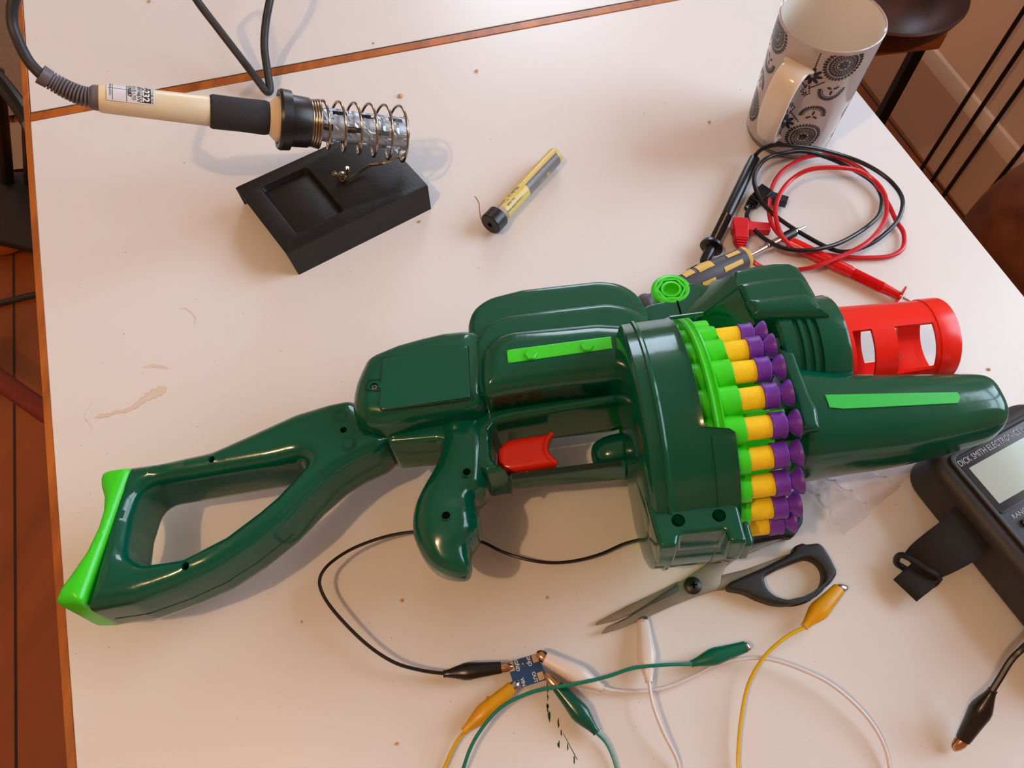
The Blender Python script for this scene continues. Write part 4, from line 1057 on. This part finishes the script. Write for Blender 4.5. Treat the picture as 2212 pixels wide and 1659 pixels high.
# ============================================================ SCISSORS
sci = thing('scissors', W(1496, 1266), 'open scissors with dull steel blades and black handles beside the blaster base', 'scissors')
def K(pts): return [(1260 + .27125 * x, 1140 + .27125 * y) for x, y in pts]
p1 = [(130, 850), (190, 785), (345, 715), (560, 570), (745, 450), (770, 430), (1015, 265), (1150, 200), (1360, 130), (1580, 80), (1590, 88), (1400, 170), (1200, 258), (1130, 310), (1100, 370), (1088, 460), (1060, 497), (900, 545), (700, 625), (500, 715), (300, 800)]
p2 = [(95, 778), (100, 755), (350, 620), (600, 505), (745, 430), (900, 425), (1050, 395), (1110, 375), (1300, 330), (1630, 210), (1640, 225), (1400, 350), (1200, 430), (1150, 495), (1060, 500), (800, 560), (600, 590), (400, 680), (250, 740)]
plate('blade', [fillet(L2(K(p2), .003), .0006, 2)], .0018, .0033, .0003, M['steeldull'], sci, TZ, res=2)
plate('blade', [fillet(L2(K(p1), .005), .0006, 2)], .0034, .0050, .0003, M['steeldull'], sci, TZ, res=2)
hol = [(200, 790), (345, 715), (745, 452), (762, 462), (766, 500), (735, 520), (500, 635), (330, 735)]
plate('blade_hollow', [fillet(L2(K(hol), .005), .0006, 2)], .0049, .0051, .00005, mat('hollow_grind', (66, 64, 58), .5, .4, noise=(40, .2)), sci, TZ, res=1)
h_out = [(1145, 460), (1165, 438), (1380, 345), (1480, 300), (1600, 240), (1665, 190), (1672, 155), (1735, 130), (1765, 142), (1860, 130), (1900, 160), (1950, 240), (2005, 350), (2003, 385), (1960, 450), (1850, 540), (1750, 590), (1600, 622), (1500, 612), (1380, 570), (1280, 520), (1160, 500), (1145, 485)]
h_in = [(1428, 420), (1440, 390), (1550, 330), (1700, 270), (1780, 245), (1850, 270), (1900, 330), (1910, 400), (1880, 480), (1800, 550), (1700, 580), (1600, 580), (1510, 550), (1450, 490)]
plate('handle', [fillet(L2(K(h_out), .007), .02, 4), fillet(L2(K(h_in), .007), .02, 4)], .0005, .0110, .0024, M['blackrubber'], sci, TZ, res=4)
u_out = [(1537, 1206), (1545, 1198), (1600, 1150), (1640, 1110), (1690, 1080), (1706, 1076), (1733, 1108), (1734, 1130), (1711, 1164), (1690, 1160), (1630, 1170), (1575, 1206), (1552, 1216)]
u_in = [(1608, 1158), (1650, 1122), (1690, 1104), (1704, 1118), (1694, 1138), (1650, 1146)]
plate('handle', [fillet(L2(u_out, .007), .02, 4), fillet(L2(u_in, .007), .02, 4)], .0005, .0100, .0024, M['blackrubber'], sci, TZ, res=4)
pv = W(1497, 1265, .005)
piv = MB().lathe([(0, .0056), (.0008, .0056), (.0020, .0040), (.0023, .0001)], pv, (0, 0, 1), 32).build('pivot_screw', M['blackmetal'], sci, ang=50)
MB().box(pv + Vector((0, 0, .0022)), .0046, .0009, .0008).box(pv + Vector((0, 0, .0022)), .0009, .0046, .0008).build('screw_cross', M['black_hole'], piv)

# ============================================================ PCB
pc = [W(1095, 1431, .009), W(1160, 1411, .009), W(1183, 1467, .009), W(1112.5, 1489, .009)]
pcb = thing('circuit_board', (pc[0] + pc[2]) / 2 - Vector((0, 0, .009)), 'small blue circuit board held by four crocodile clips', 'circuit board')
pb2 = MB(); pb2.prism([p - Vector((0, 0, .0016)) for p in pc], pc); brd = pb2.build('board', M['pcb'], pcb, bevel=.0002)
px_ = (pc[1] - pc[0]); py_ = (pc[3] - pc[0])
def pp(a, b, z=.0001): return pc[0] + px_ * a + py_ * b + Vector((0, 0, z))
cp = MB()
for a0_, b0_, a1_, b1_ in ((.0, .02, .18, .36), (.80, .0, .99, .30), (.80, .68, .99, .97), (.0, .72, .20, .99)):
    cp.prism([pp(a, b, 0) for a, b in ((a0_, b0_), (a1_, b0_), (a1_, b1_), (a0_, b1_))], [pp(a, b, .00012) for a, b in ((a0_, b0_), (a1_, b0_), (a1_, b1_), (a0_, b1_))])
cp.build('solder_pads', M['pad'], brd)
vi_ = MB()
for k in range(3): vi_.lathe([(0, .0007), (.0006, .0005), (.0007, .0001)], pp(.34 + .13 * k, .2 + .02 * k), (0, 0, 1), 10).lathe([(0, .0005), (.0005, .0003)], pp(.36 + .13 * k, .28), (0, 0, 1), 10)
vi_.build('vias', M['steel'], brd)
ub = MB(); 
for (a, b, w) in ((.35, .55, .004), (.65, .45, .003)): ub.box(pp(a, b, -.003), w, w, .002)
ub.build('components', M['blackplastic'], brd)
lt = MB(); xx = px_.normalized(); yy_ = Vector((0, 0, 1)).cross(xx)
for txt, a, b in (('GND', .27, .22), ('GND', .68, .17), ('OUT', .70, .80), ('VIN', .30, .84)):
    me = text_mesh(txt, .0030, .00003, .00004); lt.mesh(me, basis(pp(a, b, .00012), -yy_ * 1, xx, Vector((0, 0, 1))))
lt.build('silkscreen', M['white'], brd)

# ============================================================ CROCODILE CLIP LEADS
def lead(label, cat_m, wires, clips, loc, wm, r=.0011):
    root = thing('crocodile_lead', W(*loc), label, 'crocodile lead', 'crocodile clip leads')
    for w in wires: soft_tube('wire', w, r, wm, root, 8, 8)
    for (tip, mouth, end, bm_, jm, wp) in clips: clip_parts(root, tip, mouth, end, 0, bm_, jm, wp)
    return root
lead('black crocodile lead running from the blaster under its grip to the blue board', None,
     [[(1400, 1160, .012), (1380, 1166, .010), (1345, 1176, .008), (1300, 1196, .007), (1250, 1210, .007), (1195, 1216, .008), (1140, 1209, .010), (1085, 1192, .010), (1036, 1169, .010), (960, 1150, .012), (893, 1149, .013), (830, 1160, .014), (762, 1185, .016), (712, 1218, .018), (691, 1250, .018), (698, 1285, .017), (730, 1330, .016), (790, 1390, .014), (850, 1430, .012), (910, 1448, .011), (962, 1455, .0095)]],
     [((1108, 1440, .0098), (1083, 1442, .0095), (958, 1456, .0090), M['boot_k'], M['copper'], 30)], (900, 1449), M['wire_k'])
lead('yellow crocodile lead, one clip on the blue board and one beside the scissor handle', None,
     [[(1004, 1580, .006), (985, 1605, .005), (968, 1640, .004), (955, 1680, .003), (960, 1760, .002), (1150, 1900, .002), (1400, 1900, .002), (1560, 1790, .002), (1596, 1700, .003), (1594, 1640, .005), (1600, 1560, .007), (1616, 1480, .009), (1650, 1420, .011), (1695, 1378, .012), (1737, 1356, .012)]],
     [((1121, 1473, .0095), (1107, 1484, .0090), (1001, 1580, .0065), M['boot_y'], M['steel'], 32), ((1828, 1267, .012), (1812, 1272, .012), (1737, 1354, .011), M['boot_y'], M['steel'], 34)], (1200, 1650), M['wire_y'])
lead('teal-green crocodile lead, one clip on the blue board, the other lying free near the scissors', None,
     [[(1288, 1582, .006), (1310, 1605, .005), (1326, 1640, .004), (1334, 1680, .003), (1330, 1760, .002), (1200, 1860, .002), (1020, 1800, .003), (996, 1700, .005), (1004, 1650, .008), (1030, 1590, .012), (1080, 1530, .016), (1150, 1495, .017), (1240, 1478, .017), (1310, 1462, .015), (1370, 1443, .014), (1440, 1436, .012), (1494, 1435, .010)]],
     [((1177, 1454, .0098), (1203, 1481, .0092), (1289, 1583, .0065), M['boot_g'], M['copper'], 33), ((1621, 1397, .009), (1610, 1397, .009), (1493, 1434, .008), M['boot_t'], M['steel'], 30)], (1250, 1600), M['wire_g'])
lead('white crocodile lead, one clip on the blue board, the other under the scissor blades', None,
     [[(1296, 1484, .006), (1330, 1492, .004), (1380, 1494, .004), (1440, 1485, .004), (1500, 1460, .004), (1545, 1436, .005), (1600, 1424, .007), (1660, 1424, .008), (1730, 1446, .009), (1800, 1482, .009), (1865, 1540, .008), (1905, 1600, .006), (1922, 1660, .004), (1925, 1740, .003), (1800, 1880, .002), (1560, 1850, .002), (1480, 1700, .003), (1462, 1640, .006), (1432, 1580, .011), (1410, 1520, .013), (1402, 1473, .012)]],
     [((1159, 1409, .0105), (1177, 1421, .0098), (1302, 1487, .0065), M['boot_w'], M['copper'], 36), ((1392, 1330, .0015), (1389, 1342, .0050), (1402, 1474, .0105), M['boot_w'], M['steel'], 33)], (1500, 1600), M['wire_w'])
lead('black crocodile lead beside the multimeter at the lower right corner', None,
     [[(2143, 1492, .030), (2160, 1465, .034), (2185, 1425, .040), (2215, 1395, .045), (2270, 1340, .045), (2330, 1300, .03), (2380, 1260, .01), (2400, 1200, .004)]],
     [((2060, 1620, .004), (2080, 1598, .008), (2145, 1490, .029), M['boot_k'], M['copper'], 34)], (2140, 1560), M['wire_k'], .0019)

# ============================================================ MULTIMETER
mh = .040
MO = W(2064, 1001, mh); me1 = (W(2200, 925.6, mh) - MO).normalized(); me2_ = Vector((me1.y, -me1.x, 0))
mm = thing('multimeter', MO + me1 * .035 + me2_ * .06 - Vector((0, 0, mh)), 'black handheld multimeter with a grey display at the right edge of the photo', 'multimeter')
MMx = basis(MO, me1, -me2_, Vector((0, 0, 1)))
WDm, LNm = .070, .150
hol_ = fillet([Vector(p) for p in ((-.014, .016), (WDm + .014, .016), (WDm + .014, -LNm), (-.014, -LNm))], .020, 8)
plate('holster', [hol_], -mh, -.0005, .009, M['meter'], mm, MMx, res=8, ang=50)
plate('holster_rim', [fillet([Vector(p) for p in ((-.003, .006), (WDm + .003, .006), (WDm + .003, -LNm + .006), (-.003, -LNm + .006))], .006, 5), fillet([Vector(p) for p in ((0, .003), (WDm, .003), (WDm, -LNm + .01), (0, -LNm + .01))], .005, 5)], -.003, .0016, .0008, M['meter'], mm, MMx)
plate('face_panel', [fillet([Vector(p) for p in ((0, .003), (WDm, .003), (WDm, -LNm + .01), (0, -LNm + .01))], .004, 5)], -.002, .0003, .0002, M['meterface'], mm, MMx)
bez = plate('display_bezel', [fillet([Vector(p) for p in ((.0005, .0025), (WDm - .0005, .0025), (WDm - .0005, -.0395), (.0005, -.0395))], .003, 5)], -.001, .0010, .0003, M['bezel'], mm, MMx)
plate('display', [fillet([Vector(p) for p in ((.0045, -.0065), (WDm - .006, -.0065), (WDm - .006, -.0335), (.0045, -.0335))], .0006, 2)], .0008, .0012, .0001, M['lcd'], bez, MMx)
prg = mat('print_grey', (168, 168, 178), .5)
for txt, sz, x, y in (('DICK SMITH ELECTRONICS', .0058, .0265, -.0018), ('Q-1424', .0042, .0600, -.0022), ('RANGE', .0042, .0125, -.0440), ('ACV', .0052, .0275, -.0630), ('DCV', .0052, .0275, -.0755), ('\u03a9', .0052, .0290, -.0880)):
    me = text_mesh(txt, sz, .00004)
    if len(txt) > 10: me.transform(Matrix.Scale(.74, 4, (1, 0, 0)))
    z_ = .0012 if y > -.03 else .0005
    MB().mesh(me, MMx @ Matrix.Translation((x, y, z_))).build('lettering', prg, mm)
plate('range_button', [fillet([Vector(p) for p in ((.0075, -.0475), (.0175, -.0475), (.0175, -.0525), (.0075, -.0525))], .002, 4)], -.001, .0026, .001, M['bezel'], mm, MMx)
kb = MB().lathe([(0, .018), (.004, .0175), (.0045, .016), (.0045, .001)], MMx @ Vector((.048, -.088, 0)), (0, 0, 1), 40); kb.build('dial', M['bezel'], mm)
# wrist strap with buckle
def ribbon(pts, name, m, par):
    C3 = cr([W(x, y, h) for x, y, h, _ in pts], 6); ww = [q.x for q in cr([Vector((p[3], 0, 0)) for p in pts], 6)]; rows = []
    for i, p in enumerate(C3):
        t = (C3[min(i + 1, len(C3) - 1)] - C3[max(i - 1, 0)]).normalized(); sd2 = Vector((-t.y, t.x, 0)).normalized(); n_ = t.cross(sd2)
        rows.append([p + sd2 * x * ww[i] + n_ * z * .0014 for x, z in ((-1, -.6), (-.92, -1), (.92, -1), (1, -.6), (1, .6), (.92, 1), (-.92, 1), (-1, .6))])
    return MB().rings(rows).build(name, m, par, ang=30)
strp = ribbon([(2120, 1120, .030, .0150), (2075, 1163, .027, .0148), (2035, 1190, .023, .0140), (2000, 1212, .017, .0125), (1982, 1226, .011, .0105)], 'wrist_strap', M['strap'], mm)
ribbon([(2010, 1228, .011, .0094), (1985, 1250, .013, .0092), (1968, 1264, .012, .0090), (1955, 1275, .009, .0090)], 'strap_end', M['strap'], strp)
bq = cr([W(1936, 1215, .010), W(1942, 1200, .014), W(1960, 1203, .017), W(2000, 1228, .018), W(2024, 1242, .017), W(2027, 1252, .014), W(2012, 1264, .011), W(1990, 1250, .010), W(1950, 1226, .008)], 5, True)
MB().tube(bq, .0020, 8, closed=True).build('buckle', M['blackplastic'], strp)

# ============================================================ PLASTIC BAG
bagc = [(1718, 1062), (1770, 1000), (1965, 975), (2000, 1035), (1930, 1100), (1832, 1146)]
bag = MB(); NG = 60
A_, B_, C_, D_ = W(1722, 1062), W(1832, 1150), W(1760, 985), W(2000, 1000)
rows = []
for i in range(NG + 1):
    row = []
    for j in range(NG + 1):
        a, b = i / NG, j / NG
        p = A_ * (1 - a) * (1 - b) + B_ * a * (1 - b) + C_ * (1 - a) * b + D_ * a * b
        h = .0012 + .007 * (1 - abs(sin(a * 11 - b * 3 + sin(b * 5)))) ** 2 * (1 - .5 * b) + .006 * (1 - abs(sin(b * 9 + a * 4))) ** 3 * (1 - a)
        e = .004 * sin(17 * b + 5 * a)
        row.append(p + Vector((e, e * .6, h)))
    rows.append(row)
bag.rings(rows, caps=False, closed=False)
bo = bag.build('plastic_bag', M['bag'], None, ang=60)
tag(bo, 'crumpled clear plastic bag lying between the foregrip and the scissors', 'plastic bag')
bo.modifiers.new('s', 'SOLIDIFY').thickness = .0001

# ============================================================ CRUMBS
crumbs = [(1030, 153, 6, 'beyond the solder tube, toward the wooden strip'), (865, 207, 9, 'above the spring holder'), (906, 478, 6, 'just below the right end of the soldering stand'), (1533, 263, 5, 'left of the mug'), (2137, 797, 6, 'right of the red muzzle'),
          (868, 1297, 6, 'below the blaster grip, left of it'), (322, 2, 6, 'on the rear leaf near the top of the photo'), (807, 92, 4, 'lying on the wooden strip'), (1053, 1507, 5, 'beside the yellow clip on the board'), (858, 1606, 6, 'near the bottom of the photo, left of the yellow wire'),
          (651, 1343, 4, 'right of the stock, on open table'), (1182, 1291, 6, 'left of the scissor tips')]
for x, y, sz, where in crumbs:
    p = W(x, y, .0009); b = MB(); r = rpx(sz, p) * 1.2
    bm = bmesh.new(); bmesh.ops.create_icosphere(bm, subdivisions=2, radius=r)
    for v in bm.verts:
        v.co *= random.uniform(.7, 1.3); v.co.z *= .5
    me = bpy.data.meshes.new('crumb'); bm.to_mesh(me); bm.free(); me.materials.append(M['crumb'])
    zmin = min(v.co.z for v in me.vertices)
    o = bpy.data.objects.new('crumb', me); COL.objects.link(o); o.location = (p.x, p.y, T - zmin); tag(o, f'tiny tan crumb {where}', 'crumb', 'crumbs on the table')

# ============================================================ BEYOND THE TABLE, RIGHT
def xyz(px, py, z): return W(px, py, z - T)
# stool with bowl
SZ = .50
c0 = xyz(2050, 72, SZ); sdir = wd_; 
stl = thing('stool', Vector((c0.x - .12, c0.y + .1, 0)), 'small wooden stool with black metal legs standing by the wall beyond the mug', 'stool')
sN = Vector((-wd_.y, wd_.x, 0))
e1 = (xyz(1790, 104, SZ) - xyz(2030, 78, SZ)); e1.z = 0; e1.normalize(); e2 = Vector((e1.y, -e1.x, 0))
if e2.y < 0: e2 = -e2
q = [c0, c0 + e1 * .30, c0 + e1 * .30 + e2 * .30, c0 + e2 * .30]
MB().prism([p - Vector((0, 0, .028)) for p in q], q).build('seat', M['stool'], stl, bevel=.003)
for a, b in ((.02, .02), (.28, .02), (.02, .28), (.28, .28)):
    p = c0 + e1 * a + e2 * b; MB().box((p.x, p.y, (SZ - .028) / 2), .016, .016, SZ - .028).build('leg', M['iron_black'], stl)
bc = xyz(1915, -8, SZ + .06); bc = Vector((bc.x, bc.y, SZ))
bw = MB().lathe([(t, r * .78) for t, r in ((0, .05), (.004, .06), (.03, .10), (.055, .125), (.075, .135), (.078, .132), (.06, .12), (.03, .092), (.008, .05), (.007, .001))], bc, (0, 0, 1), 56)
bwo = bw.build('bowl', M['bowl'], None, ang=50); tag(bwo, 'dark glossy brown bowl resting on the small stool', 'bowl')
# rods: wire stand against the wall
rk = thing('wire_stand', Vector((.90, 1.12, 0)), 'tall stand of thin black vertical rods in front of the white wall', 'wire stand')
for (x0, y0), (x1, y1) in (((2212, 20), (1990, 365)), ((2212, 105), (2008, 398)), ((2212, 180), (2034, 428)), ((2212, 282), (2078, 490))):
    f = xyz(x1, y1, 0.0); f = Vector((f.x, f.y, 0)); 
    MB().lathe([(0, .0042), (1.0, .0042)], f, (0, 0, 1), 10).build('rod', M['iron_black'], rk)
rp0 = [xyz(x, y, 0) for x, y in ((1990, 365), (2008, 398), (2034, 428), (2078, 490))]
MB().tube([Vector((p.x, p.y, .93)) for p in rp0], .004, 8).build('cross_bar', M['iron_black'], rk)
# round plywood chair seat at the right edge
chc = xyz(2400, 500, .40); chair = thing('wooden_chair', Vector((chc.x, chc.y, 0)), 'dark brown curved wooden chair partly visible at the right edge', 'chair')
rows = []
for q in range(25):
    ph = -pi / 2 * .96 + pi * .96 * q / 24; rr = .155 * math.copysign(abs(cos(ph)) ** .75, cos(ph)); t = .20 + .20 * sin(ph)
    rows.append([Vector((chc.x + rr * cos(a), chc.y + rr * 1.15 * sin(a), .10 + t)) for a in [2 * pi * k / 64 for k in range(64)]])
MB().rings(rows).build('seat_shell', M['darkwood'], chair, ang=40)
for a in range(4):
    MB().lathe([(0, .012), (.13, .014)], Vector((chc.x + .11 * cos(a * pi / 2 + .6), chc.y + .12 * sin(a * pi / 2 + .6), 0)), (0, 0, 1), 12).build('leg', M['iron_black'], chair)
MB().tube([xyz(2150, 432, .16), xyz(2092, 503, .004)], .005, 8).build('strut', M['iron_black'], chair)

# ============================================================ BEYOND THE TABLE, LEFT
ch = thing('metal_chair', xyz(10, 420, 0), 'dark metal-framed chair in shadow beyond the left table edge', 'chair')
for pts, r in (([(-60, 120, .45), (0, 175, .44), (60, 260, .42), (66, 300, .38), (66, 420, .02)], .012), ([(-10, 150, .42), (6, 300, .3), (20, 430, .02)], .012), ([(-80, 420, .05), (80, 520, .03)], .014)):
    MB().tube(cr([xyz(x, y, z) for x, y, z in pts], 5), r, 10).build('frame_tube', M['iron_black'], ch)
MB().prism([xyz(x, y, .10) for x, y in ((-60, 372), (90, 372), (110, 560), (-60, 520))], [xyz(x, y, .13) for x, y in ((-60, 372), (90, 372), (80, 540), (-60, 500))]).build('seat_pad', M['blackrubber'], ch, bevel=.008)
cdb = MB().prism([xyz(x, y, .0) for x, y in ((-20, 268), (70, 262), (80, 362), (12, 368))], [xyz(x, y, .05) for x, y in ((-20, 268), (70, 262), (80, 362), (12, 368))]).build('cardboard_box', M['card'], None, bevel=.002)
tag(cdb, 'brown cardboard box on the floor beyond the upper left table edge', 'box')
ob = MB(); oc = xyz(-14, 478, .06); ob.lathe([(-.06, .02), (-.05, .045), (0, .055), (.05, .045), (.06, .02)], oc, (0, 0, 1), 24)
oo = ob.build('orange_tub', M['orange'], None, ang=60); oo.location.z -= 0; tag(oo, 'bright orange tub on the floor at the far left edge', 'tub')
rug = MB().prism([xyz(x, y, .0) for x, y in ((-300, -160), (70, -160), (90, 236), (20, 250), (-300, 262))], [xyz(x, y, .01) for x, y in ((-300, -160), (70, -160), (90, 236), (20, 250), (-300, 262))]).build('rug', mat('rug_wool', (140, 112, 92), .95, noise=(60, .1)), None)
tag(rug, 'grey-brown rug on the floor in the top left corner', 'rug')
fc = MB().tube(cr([xyz(x, y, .006) for x, y in ((-260, 700), (-80, 672), (0, 655), (60, 640), (130, 628), (260, 620))], 6), .006, 8).build('floor_cable', M['cable'], None)
tag(fc, 'thick dark cable lying across the wooden floor at the left', 'cable')
rs = thing('low_stool', xyz(-60, 820, 0), 'red-brown wooden rail of a low stool beside the left table edge', 'stool')
MB().tube([xyz(-120, 735, .16), xyz(40, 850, .16), xyz(200, 960, .16)], .016, 12).build('rail', M['redwood'], rs)
for x, y in ((-120, 735), (200, 960)):
    p = xyz(x, y, .16); MB().lathe([(0, .014), (.2, .016)], Vector((p.x, p.y, 0)), (0, 0, 1), 12).build('leg', M['redwood'], rs)
